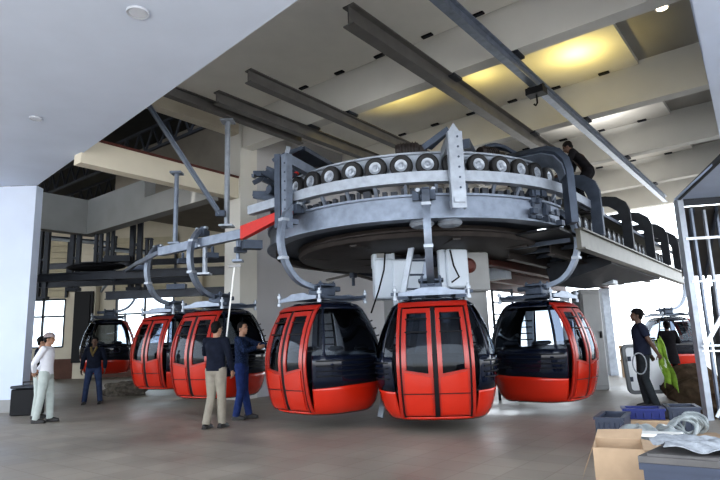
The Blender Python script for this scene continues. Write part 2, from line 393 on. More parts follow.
for s in (-1, 1): MB().lathe(W(*(lambda q: (q[0], q[1]))((.0 + .0, 0)), 0) * 0 + V((3.69 + s * .13 * VX, 10.69 + s * .13 * VY, 6.28)), [(.001, -.03), (.06, -.03), (.06, .03), (.001, .03)], axis=(VX, VY, 0), n=16).build('wheel', M['blackm'], o)
MB().sweep([(3.69, 10.69, 6.14), (3.69, 10.69, 5.96), (3.65, 10.68, 5.9), (3.61, 10.67, 5.93)], .018, 8).build('hook', M['blackm'], o)

# ------------------------------------------------------------------ the turnaround
T = thing('cable_car_turnaround', V((CX, CY, 2.8)), 'large grey half-round gondola turnaround with black drive tyres above the cabins', 'machine')
A0, A1 = radians(-38), radians(-226)
c2 = (CX, CY)
def P(r, th, z): return V((CX + r * cos(th), CY + r * sin(th), z))
mb = MB().arc(c2, 3.02, 3.17, 3.68, 3.85, A0, radians(-132), 72)
e0 = P(3.095, radians(-132), 3.765); e1 = e0 + V((-.743, .669, 0)) * 1.45
mb.beam(e0, e1, .15, .16)
mb.beam(P(3.095, A0, 3.765), W(2.2, -3.1, 3.765), .15, .16)
mb.build('upper_rail', M['galvl'], T)
MB().arc(c2, 2.94, 3.02, 3.66, 3.70, radians(-132), A1, 40).build('rear_rail', M['galv'], T)
MB().arc(c2, 2.86, 2.97, 3.16, 3.52, A0, A1, 84).arc(c2, 2.80, 3.02, 3.50, 3.535, A0, A1, 84).arc(c2, 2.78, 3.03, 3.14, 3.17, A0, A1, 84).build('lower_band', M['galv'], T)
MB().arc(c2, 2.70, 2.76, 3.86, 4.27, A0, A1, 84).arc(c2, 2.58, 2.82, 4.25, 4.28, A0, A1, 84).build('tyre_backing_plate', M['galvl'], T)
MB().arc(c2, 2.1, 2.84, 3.18, 3.22, A0, A1, 84).arc(c2, 2.1, 2.16, 3.0, 3.5, A0, A1, 60).build('under_deck', M['galvd'], T)
mb = MB().lathe((CX, CY, 0), [(.3, 2.98), (1.6, 2.92), (2.3, 2.96), (2.38, 2.98), (2.42, 3.05), (2.36, 3.08), (2.36, 3.11), (2.42, 3.15), (.3, 3.16)], n=72)
mb.build('bull_wheel', M['brown'], T)
mb = MB()
for k in range(8):
    t = k * pi / 4 + .2; mb.beam(P(.3, t, 2.96), P(2.3, t, 2.96), .14, .06)
pieces(mb, 'wheel_spoke', M['brown'], T)
MB().lathe((CX, CY, 0), [(.001, 2.6), (.42, 2.6), (.5, 2.75), (.5, 3.3), (.001, 3.3)], n=32).build('wheel_hub', M['galvd'], T)
# underside guide ring, lower & darker, back half
MB().arc(c2, 2.72, 2.86, 3.02, 3.14, radians(-160), radians(-250), 48).build('rope_guard', M['brown'], T)
# gussets under the ring


# clips and small machinery between band and rail
mb = MB()
for i in range(62):
    t = radians(-40 - i * 2.8); r = 2.93 + random.uniform(-.02, .03); h = random.uniform(.05, .11)
    mb.box(P(r, t, 3.55 + h / 2), (.08, random.uniform(.05, .12), h), t)
pieces(mb, 'rail_clamp', M['dark'], T)
mb = MB()
for d in range(-44, -214, -9): mb.beam(P(2.93, radians(d), 3.5), P(3.05, radians(d), 3.68), .05, .05)
pieces(mb, 'rail_support', M['galv'], T)
# drive tyres
def tyre_mesh():
    R_, w = .185, .055
    ty = MB().lathe((0, 0, 0), [(.10, -w), (.155, -w - .008), (.178, -w + .01), (R_, -.02), (R_, .02), (.178, w - .01), (.155, w + .008), (.10, w), (.10, -w)], axis=(1, 0, 0), n=32).mesh('tyre', M['rubber'])
    hb = MB().lathe((0, 0, 0), [(.001, .058), (.025, .058), (.03, .04), (.06, .032), (.085, .045), (.104, .05), (.104, -.05), (.001, -.04)], axis=(1, 0, 0), n=28)
    for k in range(5):
        t = k * 2 * pi / 5; hb.tube((.04, .055 * cos(t), .055 * sin(t)), (.056, .055 * cos(t), .055 * sin(t)), .008, 6)
    return ty, hb.mesh('wheel_hub', M['galvl'])
TY, HB = tyre_mesh()
def tyre(p, th, parent, name='drive_tyre'):
    o = bpy.data.objects.new(name, TY); COL.objects.link(o); o.parent = parent
    o.location = p - wloc(parent); o.rotation_euler = (0, 0, th)
    h = bpy.data.objects.new('tyre_hub', HB); COL.objects.link(h); h.parent = o
for i in range(21):
    t = radians(-42 - i * 8.15); tyre(P(2.9, t, 4.03), t, T)
# pivoting motors / gearboxes on top
for d, s in ((-96, 1.0), (-150, .8), (-60, .8)):
    t = radians(d)
    mb = MB().lathe(P(2.35, t, 4.45), [(.001, -.25), (.13 * s, -.25), (.15 * s, -.2), (.15 * s, .12), (.11 * s, .16), (.11 * s, .28), (.001, .28)], axis=(-sin(t), cos(t), 0), n=20)
    for k in range(6): mb.lathe(P(2.35, t, 4.45), [(.15 * s, -.17 + k * .05), (.17 * s, -.165 + k * .05), (.17 * s, -.155 + k * .05), (.15 * s, -.15 + k * .05)], axis=(-sin(t), cos(t), 0), n=20)
    mb.box(P(2.35, t, 4.28), (.3, .4, .08), t)
    mb.build('gear_motor', M['brown'], T)
# brackets holding the ring
def bracket(deg, zt=4.5, r=3.27, w=.15, m='galv', inner=2.2, zb=3.22):
    t = radians(deg); mb = MB(); T1 = V((-sin(t), cos(t), 0))
    for s in (-1, 1):
        mb.beam(P(r, t, zb) + T1 * s * w / 2, P(r, t, zt) + T1 * s * w / 2, .12, .022, up=T1)
    mb.beam(P(r + .05, t, zb), P(r + .05, t, zt), .02, w, up=(cos(t), sin(t), 0)) if False else mb.box(P(r + .055, t, (zb + zt) / 2), (.02, w, zt - zb), t)
    mb.beam(P(r, t, zt - .08), P(inner, t, zt - .35), w, .16)
    mb.box(P(r - .05, t, zb + .12), (.3, w * .8, .08), t); mb.box(P(r - .1, t, 3.84), (.24, w * .8, .08), t)
    b_ = mb.build('ring_bracket', M[m], T, smooth=False)
    m2 = MB()
    for k in range(7): m2.tube(P(r + .06, t, zb + .15 + k * .16) + T1 * .03, P(r + .075, t, zb + .15 + k * .16) + T1 * .03, .017, 8)
    pieces(m2, 'bolt', M['galvd'], b_)
    m3 = MB(); q = P(r, t, zt)
    m3.add([q + T1 * (-w / 2), q + T1 * (w / 2), q + V((0, 0, .16)), P(r, t, zt - .3) - T1 * (-w / 2 - .01) , q - V((cos(t), sin(t), 0)) * .1 + V((0, 0, .16))], [(0, 1, 2), (0, 2, 4), (1, 2, 4), (0, 1, 4)])
    m3.build('peak_cap', M['galvl'], b_, smooth=False)
bracket(-84, 4.42, w=.2, m='galvl')
bracket(-136, 4.5, w=.13)
# side gusset left of the middle bracket
t = radians(-86)
MB().beam(P(3.2, radians(-85), 4.5), P(3.0, radians(-92), 4.28), .04, .1).beam(P(3.1, radians(-86), 4.45), P(2.9, radians(-90), 4.3), .1, .04).build('bracket_stay', M['galvd'], T, smooth=False)
# left frame: double post with an angled hood running inward
t = radians(-140); mb = MB()
mb.beam(P(3.3, t, 3.25), P(3.3, t, 4.55), .13, .10)
mb.beam(P(3.3, t, 4.5), P(2.9, t, 4.72), .35, .06); mb.beam(P(2.9, t, 4.72), W(0.2, 1.2, 4.62), .35, .08)
mb.beam(P(3.0, radians(-146), 3.9), P(2.9, radians(-146), 4.66), .06, .12)
mb.build('hood_frame', M['galvd'], T, smooth=False)
# right portal: broad curved plate
mb = MB(); prof = [(3.36, 3.1), (3.36, 3.6), (3.36, 3.98), (3.32, 4.16), (3.22, 4.3), (3.05, 4.38), (2.6, 4.42), (2.2, 4.44)]
tt = radians(-46)
mb.sweep([P(r, tt, z) for r, z in prof], .1, sq=(.26, .12)); mb.build('curved_portal', M['galvd'], T, ang=60)
mb = MB(); mb.sweep([P(r - .08, tt, z - .09) for r, z in prof[2:]], .1, sq=(.30, .03)); mb.build('portal_flange', M['galv'], T, ang=60)
mb = MB(); mb.beam(P(2.2, tt, 4.44), W(3.0, -1.2, 4.45), .16, .18); mb.beam(P(2.6, radians(-75), 4.5), W(1.5, -1.0, 4.7), .12, .16); mb.build('top_girder', M['galvd'], T, smooth=False)
# arched cable tray
mb = MB(); pts = []
for k in range(13):
    f = k / 12; pts.append(V((2.1 + 1.2 * f, 10.3 + .25 * f, 4.66 + .34 * sin(pi * f))))
mb.sweep(pts, .1, sq=(.05, .07)); mb.sweep([p + V((0.16, .2, 0)) for p in pts], .1, sq=(.05, .07))
for p in pts[1:-1]: mb.beam(p, p + V((.16, .2, 0)), .03, .03)
mb.build('arched_cable_tray', M['galvd'], T, smooth=False)
# left cluster of levers and linkages
mb = MB()
q = V((-1.42, 10.4, 4.38))
for k in range(16):
    a = q + V((random.uniform(-.55, .25), random.uniform(-.3, .3), random.uniform(-.35, .35)))
    d = V((random.uniform(-.3, .3), random.uniform(-.2, .2), random.uniform(-.14, .14)))
    mb.beam(a - d, a + d, random.uniform(.04, .12), random.uniform(.04, .09))
for k in range(5):
    a = q + V((random.uniform(-.5, .2), random.uniform(-.2, .2), random.uniform(-.3, .3))); mb.tube(a - V((.05, .05, 0)), a + V((.05, .05, 0)), .09, 14)
mb.beam(q + V((-.6, 0, .2)), q + V((.6, .3, .25)), .08, .1); mb.beam(q + V((-.6, 0, -.2)), q + V((.6, -.1, -.3)), .08, .1)
mb.build('linkage_cluster', M['galvd'], T, smooth=False)
MB().tube(q + V((.1, -.2, .0)), q + V((.3, -.25, .12)), .04, 10).build('red_actuator', M['redsteel'], T)
# white disc fittings under the band
for k, px in enumerate(((.98, 8.62), (1.42, 8.62))):
    MB().lathe((px[0], px[1], 3.10), [(.001, -.045), (.16, -.045), (.2, -.0), (.17, .05), (.001, .05)], n=24).build('disc_foot', M['galvl'], T)
# misc cable runs on the right side
mb = MB()
for k in range(22):
    t0 = radians(-40 - random.uniform(0, 17)); z = random.uniform(3.15, 3.66); p = P(3.0 + random.uniform(-.04, .08), t0, z)
    mb.box(p, (random.uniform(.04, .1), random.uniform(.04, .14), random.uniform(.04, .12)), t0)
pieces(mb, 'switch_box', M['galvd'], T)

# conveyor running away to the right
K = thing('tyre_conveyor', W(4, -3.0, 2.8), 'long dark tyre conveyor with arches running away to the open right side', 'machine')
mb = MB(); mb.beam(W(.2, -3.2, 2.95), W(10.5, -3.2, 2.95), .08, .34); mb.beam(W(.2, -3.22, 3.12), W(10.5, -3.22, 3.12), .16, .03); mb.beam(W(.2, -3.22, 2.78), W(10.5, -3.22, 2.78), .16, .03)
mb.build('side_beam', M['olive'], K, smooth=False)
mb = MB(); wbox(mb, -.5, 10.4, -3.12, -1.0, 3.03, 3.07)
mb.build('deck', M['blackm'], K, smooth=False)
mb = MB(); mb.add([W(2.6, -3.1, 2.9), W(7.5, -3.1, 2.9), W(7.5, -2.2, 2.9), W(2.6, -1.7, 2.9), W(2.6, -3.1, 2.74), W(7.5, -3.1, 2.74), W(4.4, -2.0, 2.4), W(2.6, -1.8, 2.4)], [(0, 1, 2, 3), (4, 7, 6, 5), (0, 3, 7, 4), (3, 2, 6, 7), (0, 4, 5, 1), (1, 5, 6, 2)]).build('belly_panel', M['dark'], K, smooth=False)
mb = MB(); wbox(mb, 1.2, 10.4, -2.5, -2.4, 3.1, 3.95); wbox(mb, 1.2, 10.4, -2.9, -2.4, 3.9, 3.95); mb.build('inner_beam', M['olive'], K, smooth=False)
mb = MB(); mb.beam(W(.8, -3.12, 3.72), W(10.5, -3.12, 3.72), .05, .07); mb.build('guide_rail', M['galvd'], K, smooth=False)
for k in range(22): tyre(W(1.2 + k * .43, -2.78, 3.52), atan2(-VY, -VX), K)
for i, a in enumerate((1.35, 3.7, 5.95, 8.0, 9.7, 10.9)):
    mb = MB(); pr = [(-3.35, 3.15), (-3.35, 4.02), (-3.28, 4.22), (-3.1, 4.36), (-2.85, 4.42), (-2.3, 4.42), (-2.0, 4.34), (-1.85, 4.15), (-1.85, 3.15)]
    pts = [W(a, b, z) for b, z in pr]
    n = len(pts); ud = V((UX, UY, 0)); vs = []
    cc = (-2.6, 3.3)
    for (b, z) in pr:
        bi = b + (.2 if b < cc[0] else -.2); zi = z - (.18 if z > 3.9 else 0)
        for aa in (-.05, .05):
            vs += [W(a + aa, b, z), W(a + aa, bi, zi)]
    fs = []
    for k in range(n - 1):
        o0 = k * 4; o1 = o0 + 4
        fs += [(o0, o1, o1 + 1, o0 + 1), (o0 + 2, o0 + 3, o1 + 3, o1 + 2), (o0, o0 + 2, o1 + 2, o1), (o0 + 1, o1 + 1, o1 + 3, o0 + 3)]
    fs += [(0, 1, 3, 2), (4 * n - 4, 4 * n - 2, 4 * n - 1, 4 * n - 3)]
    mb.add(vs, fs).build('arch_frame', M['dark'] if i else M['galvd'], K, ang=50)

# centre underframe
F = thing('drive_underframe', W(4, 0, 2.7), 'oxide red and black steel underframe behind the turnaround', 'frame')
mb = MB()
for b in (-1.1, 0.3, 1.5): mb.ibeam(W(.9, b, 2.95), W(10, b, 2.95), .2, .34, .03)
pieces(mb, 'long_girder', M['rust'], F, 3)
mb = MB()
for b in (-2.55, -1.75): mb.ibeam(W(.6, b, 2.9), W(9, b, 2.9), .14, .22, .025)
pieces(mb, 'walkway_girder', M['brown'], F, 3)
mb = MB()
for k in range(10): mb.beam(W(.4 + k * .8, -3.0, 2.98), W(.4 + k * .8, -1.2, 2.98), .06, .08)
pieces(mb, 'walkway_rib', M['galvd'], F)
mb = MB()
for k in range(9): mb.beam(W(1.2 + k, -1.3, 3.2), W(1.2 + k, 3.0, 3.2), .12, .16)
wbox(mb, .8, 10.2, -1.5, 3.0, 3.28, 3.32); mb.build('cross_members_and_shade_plate', M['dark'], F, smooth=False)  # wide plate over the cross members is added to shade the underside
mb = MB(); wbox(mb, .5, 9.5, 2.95, 3.05, 3.05, 3.4); mb.build('far_side_beam', M['galvd'], F, smooth=False)
mb = MB(); wbox(mb, 2.2, 2.5, -.95, -.45, 2.62, 2.88); mb.build('lamp_box', M['white'], F, smooth=False)
mb = MB(); wbox(mb, 4.6, 5.0, -2.6, -2.2, 2.5, 2.74); mb.build('side_lamp_box', M['white'], F, smooth=False)
for k in range(3):
    MB().beam(W(9.8, -1 + k * 1.3, 0), W(9.8, -1 + k * 1.3, 2.8), .25, .25).build('leg', M['galvl'], F, smooth=False)

# centre tower with cabinets
G = thing('support_tower', V((1.3, 11.2, 0)), 'pale grey support tower with white cabinets under the turnaround', 'tower')
MB().cbox((1.35, 11.5, 1.35), (1.5, 1.1, 2.7), .04, AZ - pi / 2).build('column', M['greybox'], G, smooth=False)
MB().cbox((.42, 10.55, 2.95), (.42, .3, .55), .02, .12).cbox((.42, 10.5, 2.45), (.38, .36, .75), .03, .12).build('left_cabinet', M['white'], G, smooth=False)
MB().cbox((.95, 10.45, 1.95), (.75, .35, 1.7), .03, .0).build('front_cabinet', M['white'], G, smooth=False)
MB().cbox((1.72, 10.3, 2.58), (.42, .4, .72), .03, .25).cbox((1.5, 10.25, 2.3), (.16, .2, 1.4), .02).build('right_cabinet', M['white'], G, smooth=False)
MB().cbox((2.12, 10.75, 2.55), (.5, .6, .75), .03, .2).cbox((2.1, 10.9, 1.4), (.45, .6, 1.6), .03, .2).build('rear_cabinet', M['greybox'], G, smooth=False)
MB().lathe((2.02, 10.42, 2.66), [(.001, -.05), (.12, -.05), (.15, 0), (.08, .06), (.001, .06)], axis=(.2, -1, .1), n=16).build('rusty_motor', M['rust'], G)
MB().box((.38, 10.36, 2.95), (.16, .04, .2)).build('meter_box', M['greybox'], G, smooth=False)
mb = MB()
mb.sweep([(.46, 10.33, 2.95), (.42, 10.2, 2.6), (.3, 9.95, 2.2), (.15, 9.7, 1.8)], .014, 6)
mb.sweep([(1.62, 10.0, 2.9), (1.66, 9.95, 2.6), (1.75, 9.98, 2.4), (1.6, 9.9, 2.3)], .016, 6)
mb.sweep([(.5, 10.4, 3.1), (.5, 10.25, 3.25), (.55, 10.3, 3.35)], .014, 6)
pieces(mb, 'cable', M['blackm'], G, smooth=True)
# ladder up to the ring
Lr = thing('ladder', V((.62, 9.9, 0)), 'pale aluminium ladder leaning up to the turnaround behind the front gondola', 'ladder')
b0, t0 = V((.25, 10.15, .02)), V((.98, 9.75, 3.25)); sd = V((.36, .06, 0))
MB().beam(b0, t0, .05, .10).build('stile', M['galvl'], Lr, smooth=False)
MB().beam(b0 + sd, t0 + sd * .9, .05, .10).build('stile', M['galv'], Lr, smooth=False)
for k in range(12):
    f = .06 + k * .077; p = b0.lerp(t0, f)
    MB().tube(p, p + sd, .018, 8).build('rung', M['galvd'], Lr)

# ------------------------------------------------------------------ storage branch on the left
R_ = thing('storage_rail', V((-2.21, 10.39, 3.3)), 'grey storage rail branching left from the turnaround with a red switch arm', 'rail')
sp = [V((-2.15, 10.33, 3.40)), V((-4.37, 12.05, 3.40)), V((-5.5, 13.6, 3.40)), V((-8.6, 18.9, 3.6)), V((-10.5, 22.5, 3.7))]
mb = MB()
mb.beam(sp[0], sp[1], .12, .18)
for p, q in zip(sp[1:], sp[2:]): mb.beam(p, q + (q - p).normalized() * .04, .07, .09)
mb.build('rail_beam', M['galv'], R_, smooth=False)
mb = MB(); p, q = V((-2.21, 10.35, 3.42)), V((-1.08, 9.12, 3.50))
sd = V((.75, .66, 0)) * .05
mb.add([p + sd + V((0, 0, -.14)), p + sd + V((0, 0, .12)), p - sd + V((0, 0, .12)), p - sd + V((0, 0, -.14)), q + sd + V((0, 0, -.01)), q + sd + V((0, 0, .09)), q - sd + V((0, 0, .09)), q - sd + V((0, 0, -.01))],
       [(0, 1, 2, 3), (4, 7, 6, 5), (0, 4, 5, 1), (1, 5, 6, 2), (2, 6, 7, 3), (3, 7, 4, 0)])
mb.build('switch_arm', M['redsteel'], R_, smooth=False)
mb = MB()
for f in (.05, .35, .7): mb.tube(sp[0].lerp(sp[1], f) + V((0, 0, -.12)), sp[0].lerp(sp[1], f) + V((0, 0, -.3)), .03, 10).box(sp[0].lerp(sp[1], f) + V((0, 0, -.3)), (.22, .12, .1), .6)
mb.box(V((-2.0, 10.2, 3.15)), (.35, .2, .16), .4)
pieces(mb, 'switch_motor', M['galvd'], R_)
# hanger posts
def post(p, z1, w, label, m='galv', double=False, z0=None, name='hanger_post', rz=0):
    z0 = z0 if z0 is not None else p[2]
    o = thing(name, V((p[0], p[1], z0)), label, 'post', 'steel posts hanging from the roof')
    mb = MB()
    if double:
        for s in (-1, 1): mb.beam((p[0] + s * w * .8, p[1], z0), (p[0] + s * w * .8, p[1], z1), w, w)
        mb.box((p[0], p[1], z0 + .06), (w * 3.2, w * 1.6, .1)); mb.box((p[0], p[1], (z0 + z1) / 2), (w * 2.2, w * .8, .08))
    else: mb.tube((p[0], p[1], z0), (p[0], p[1], z1), w / 2, 12)
    mb.build('shaft', M[m], o, smooth=not double)
    pieces(MB().box((p[0], p[1], z0 + .02), (w * 2.4, w * 2.4, .04)).box((p[0], p[1], z1 - .02), (w * 2.4, w * 2.4, .04)), 'end_plate', M[m], o)
post((-2.86, 11.8, 3.85), 6.28, .12, 'tall round grey post between ceiling joist and storage rail', 'galvl')
o = thing('diagonal_strut', V((-2.96, 11.68, 4.1)), 'long grey diagonal strut beside the tall hanger post', 'strut')
MB().ibeam(V((-4.37, 11.06, 6.4)), V((-3.0, 11.65, 4.15)), .13, .13, .02).build('strut_bar', M['galv'], o, smooth=False)
MB().box(V((-2.96, 11.68, 4.12)), (.2, .16, .12)).build('foot_bracket', M['galvd'], o, smooth=False)
post((-3.95, 11.75, 3.5), 5.1, .10, 'thin grey round post above the second gondola of the left row', 'galv')
post((-2.35, 10.6, 2.9), 3.4, .08, 'short grey rod hanging below the red switch arm', 'galv')
post((-3.15, 11.2, 2.75), 3.35, .10, 'short grey rod hanging under the storage rail', 'galvl')
for (px, y, zt, zb, w, lab) in ((-10.34, 18, 5.6, 3.0, .14, 'dark double post at the far left beside the white wall'),
                          (-9.3, 18, 5.4, 3.25, .13, 'dark double post above the far window pier'),
                          (-8.55, 18, 5.5, 3.4, .10, 'dark post left of the far gondola hanger'),
                          (-8.17, 18, 5.7, 3.5, .10, 'dark post right of the far gondola hanger'),
                          (-7.32, 18, 6.2, 3.2, .15, 'thick dark double post above the first gondola of the left row'),
                          (-6.9, 18, 4.9, 3.0, .09, 'slim dark post right of the thick double post')):
    post((px, y, zb), zt, w, lab, 'dark', True, zb, 'roof_hanger')
for (p, q, z, lab) in (((-12, 18.1), (-5.3, 17.7), 3.5, 'upper dark cross rail above the far gondola'), ((-9.0, 15.3), (-3.0, 15.0), 3.35, 'dark cross rail behind the left row of gondolas'), ((-7.0, 15.3), (-3.0, 15.0), 2.8, 'lower dark cross rail behind the left row of gondolas'), ((-15, 21.5), (-4.5, 21.0), 4.6, 'dark cross rail high in the rear hall')):
    o = thing('cross_rail', V((*p, z)), lab, 'rail', 'dark rails in the rear hall')
    MB().ibeam((*p, z), (*q, z), .14, .22, .025).build('rail_web', M['dark'], o, smooth=False)
    MB().box(((p[0] + q[0]) / 2, (p[1] + q[1]) / 2 - .05, z + .16), (.5, .2, .14)).build('splice_plate', M['galvd'], o, smooth=False)
o = thing('maintenance_carriage', V((-8.5, 17.9, 3.8)), 'dark oval maintenance carriage hanging above the far gondola', 'carriage')
MB().ball((-8.5, 17.8, 3.98), (.95, .4, .14), 24, 10).build('carriage_body', M['blackm'], o)
MB().box((-7.75, 17.7, 4.2), (.8, .3, .2), .1).box((-8.5, 17.8, 3.8), (1.3, .25, .06)).build('carriage_frame', M['dark'], o, smooth=False)
# pale framed strips in rear hall
for i, (x, y, z, rz) in enumerate(((-10.4, 20, 5.3, .75), (-8.1, 19.6, 4.75, .75))):
    o = thing('roof_strip', V((x, y, z)), ('left', 'right')[i] + ' pale framed strip high in the rear hall', 'light')
    MB().box((x, y, z), (2.4, .35, .06), rz).build('strip_panel', M['white'], o, smooth=False)
    MB().box((x, y, z + .05), (2.5, .42, .05), rz).build('strip_frame', M['galvd'], o, smooth=False)
# wall fan
o = thing('blade_fan', V((-.2, 13.9, 3.0)), 'grey three blade fan hanging behind the gondolas', 'fan')
c = V((-.2, 13.9, 3.0)); MB().lathe(c, [(.001, -.1), (.09, -.1), (.11, 0), (.09, .1), (.001, .1)], n=16).tube(c, c + V((0, 0, .7)), .025, 8).tube(c + V((0, 0, -.3)), c, .04, 8).build('motor', M['galvd'], o)
for k, dx in enumerate(((-.68, 0, -.14), (.58, .3, -.16), (.35, -.35, .14))):
    MB().beam(c, c + V(dx), .12, .05).build('blade', M['joist'], o, smooth=False)

# ------------------------------------------------------------------ gondola cabins
PR = [(0, .74), (.04, .80), (.14, .87), (.3, .92), (.5, .965), (.7, .99), (.85, 1.0), (1.0, .985), (1.2, .94), (1.4, .87), (1.6, .775), (1.72, .70), (1.80, .61), (1.84, .5)]
HX, HY, NE = .84, .93, 3.0
def fz(z):
    for (z0, f0), (z1, f1) in zip(PR, PR[1:]):
        if z <= z1: t = (z - z0) / (z1 - z0); return f0 + (f1 - f0) * t
    return PR[-1][1]
def surf(phi, z, off=0):
    f = fz(z); c, s_ = cos(phi), sin(phi); e = 2 / NE
    return V(((HX * f + off) * math.copysign(abs(c) ** e, c), (HY * f + off) * math.copysign(abs(s_) ** e, s_), z))
def onx(y, z, off=0, sgn=1):                                # door face
    f = fz(z); hy = HY * f; r = min(.999, abs(y) / (hy + off)); return V((sgn * ((HX * f) * (1 - r ** NE) ** (1 / NE) + off), y, z))
def make_cabin():
    root = thing('gondola_cabin', (0, 0, 0), 'x', 'gondola', 'red and black gondola cabins')
    NP = 96; ph = [2 * pi * k / NP for k in range(NP)]
    zs = [0, .04, .09, .14, .22, .3, .4, .5, .56, .65, .75, .85, .95, 1.04, 1.15, 1.26, 1.37, 1.48, 1.58, 1.67, 1.72, 1.76, 1.80, 1.84]
    zr = .5
    def cls(p, z):                                          # p angle 0..2pi, z mid height
        d = degrees_(p)
        if abs(d) < 34:                                     # door opening (leaves are built on their own)
            if .05 < z < 1.74: return None
        if z < zr: return 'red'
        if z < .95 or z > 1.70: return 'blk'
        ad = abs(d)
        if 34 <= ad < 49: return 'cnr'
        if 53 <= ad < 121: return 'end'
        if 124 <= ad < 150: return 'bcn'
        if 154 <= ad: return 'bck'
        return 'blk'
    def degrees_(p):
        d = math.degrees(p)
        return d - 360 if d > 180 else d
    groups = {}
    for j in range(len(zs) - 1):
        for i in range(NP):
            pm = ph[i] + pi / NP; k = cls(pm, (zs[j] + zs[j + 1]) / 2)
            if k is None: continue
            key = k + ('' if k in ('red', 'blk', 'bck') else ('+' if degrees_(pm) > 0 else '-'))
            groups.setdefault(key, []).append((i, j))
    info = {'red': ('lower_shell', 'red'), 'blk': ('upper_shell', 'black'), 'cnr': ('corner_window', 'dglass'), 'end': ('end_window', 'pglass'), 'bcn': ('corner_window', 'pglass'), 'bck': ('rear_window', 'pglass')}
    for key, cells in groups.items():
        nm, mm = info[key[:3]]; off = -.012 if 'window' in nm else 0
        mb = MB()
        for i, j in cells:
            a, b = ph[i], ph[(i + 1) % NP]
            zz = lambda z, p: z + (-.03 - .05 * cos(p) if z == .5 else 0)
            mb.add([surf(a, zz(zs[j], a), off), surf(b, zz(zs[j], b), off), surf(b, zz(zs[j + 1], b), off), surf(a, zz(zs[j + 1], a), off)], [(0, 1, 2, 3)])
        o = mb.build(nm, M[mm], root, ang=60)
        if nm in ('lower_shell', 'upper_shell'):
            md = o.modifiers.new('s', 'SOLIDIFY'); md.thickness = .025; md.offset = -1
    # floor, roof
    def disc(z0, z1, sc, dome=0):
        mb = MB(); vs = []; n = 48
        for r, z in ((0.001, z1 + dome), (.5, z1 + dome * .8), (.85, z1 + dome * .35), (1.0, z1), (1.0, z0), (.001, z0)):
            for k in range(n):
                p = surf(2 * pi * k / n, sc); vs.append((p.x * r, p.y * r, z))
        fs = [(a * n + k, a * n + (k + 1) % n, (a + 1) * n + (k + 1) % n, (a + 1) * n + k) for a in range(5) for k in range(n)]
        return mb.add(vs, fs)
    disc(.0, .03, 0).build('floor_pan', M['blackm'], root)
    disc(1.80, 1.84, 1.835, .04).build('roof', M['black'], root)
    # louvre ribs on both ends
    mb = MB()
    for z in (.62, .70, .78, .86):
        for s in (1, -1):
            pts = [surf(s * radians(d), z, .006) for d in range(40, 146, 5)]; mb.sweep(pts, .011, 6)
    pieces(mb, 'louvre_rib', M['blackm'], root, smooth=True)
    # door surround and leaves
    def strip(mb, y0, y1, z0, z1, off, th=.02, nu=4, nv=14, zlo=None, zhi=None):
        def fn(u, v_):
            y = y0 + (y1 - y0) * u; a = zlo(y) if zlo else z0; b = zhi(y) if zhi else z1
            return onx(y, a + (b - a) * v_, off)
        return mb.sheet(fn, nu, nv, -th)
    YW = .555
    mb = MB()
    def edge(z): return YW * (.90 + .10 * min(1, (fz(z) - .6) / .4))
    for s in (1, -1):
        mb.sheet(lambda u, v_: onx(s * (edge(.05 + 1.72 * v_) - .045 * (1 - u)), .05 + 1.72 * v_, .022), 2, 24, .03 * s)
    strip(mb, -.51, .51, 1.70, 1.77, .022)
    mb.build('door_surround', M['redf'], root, ang=50)
    mb = MB(); strip(mb, -.50, .50, .05, 1.71, -.03, .01, 12, 22)
    # black seal strips only at the edges and centre
    mb = MB()
    strip(mb, -.03, .03, .06, 1.70, -.004, .01, 1, 22)
    for s in (1, -1): mb.sheet(lambda u, v_: onx(s * (edge(.05 + 1.66 * v_) - .04 - .05 * u), .05 + 1.66 * v_, -.004), 2, 24, .01 * s)
    mb.build('door_seal', M['blackm'], root)
    for s in (1, -1):
        yi = .035
        def ye(z): return edge(z) - .075
        zg = lambda f: .68 + (.08 * f)                       # glass sill rises away from the middle
        d = MB()
        def pt(f, z, off=.012): return onx(s * (yi + (ye(z) - yi) * f), z, off)
        d.sheet(lambda u, v_: pt(u, .07 + (zg(u) - .07) * v_), 8, 10, .03 * s)
        d.sheet(lambda u, v_: pt(u * .15, zg(0) + (1.68 - zg(0)) * v_), 2, 12, .03 * s)
        d.sheet(lambda u, v_: pt(.85 + u * .15, zg(1) + (1.68 - zg(1)) * v_), 2, 12, .03 * s)
        d.sheet(lambda u, v_: pt(u, 1.61 + .07 * v_), 8, 2, .03 * s)
        leaf = d.build('door', M['redf'], root, ang=40)
        if s == 1: leaf['label'] = 'right sliding door leaf'
        else: leaf['label'] = 'left sliding door leaf'
        MB().sheet(lambda u, v_: pt(.12 + .76 * u, (zg(.5) - .03 + .0) + (1.64 - zg(.5) + .03) * v_, -.006), 6, 12).build('door_window', M['dglass'], leaf)
        g = MB(); g.sheet(lambda u, v_: pt(.07 + .86 * u, .09 + (zg(u) - .13) * v_, .026), 8, 8, .02 * s); g.build('door_panel', M['red'], leaf, ang=50)
        g = MB()
        for z in (1.30, 1.50): g.sheet(lambda u, v_: pt(.12 + .76 * u, z + .018 * v_, .014), 5, 1, .02)
        g.sweep([pt(f / 6, .40, .034) for f in range(7)], .007, 6)
        pieces(g, 'guard_bar', M['blackm'], leaf)
    # seats
    for s in (1, -1):
        MB().cbox((0, s * .55, .42), (1.15, .38, .10), .03).cbox((0, s * .66, .72), (1.15, .10, .56), .03).cbox((-.28, s * .66, 1.05), (.30, .09, .08), .03).cbox((.28, s * .66, 1.05), (.30, .09, .08), .03).build('seat', M['seat'], root)
    # ski racks at rear side (bars behind rear window)
    mb = MB()
    for z in (1.12, 1.25, 1.38, 1.51):
        mb.sweep([surf(radians(d), z, .03) for d in range(126, 152, 4)], .012, 6); mb.sweep([surf(-radians(d), z, .03) for d in range(126, 152, 4)], .012, 6)
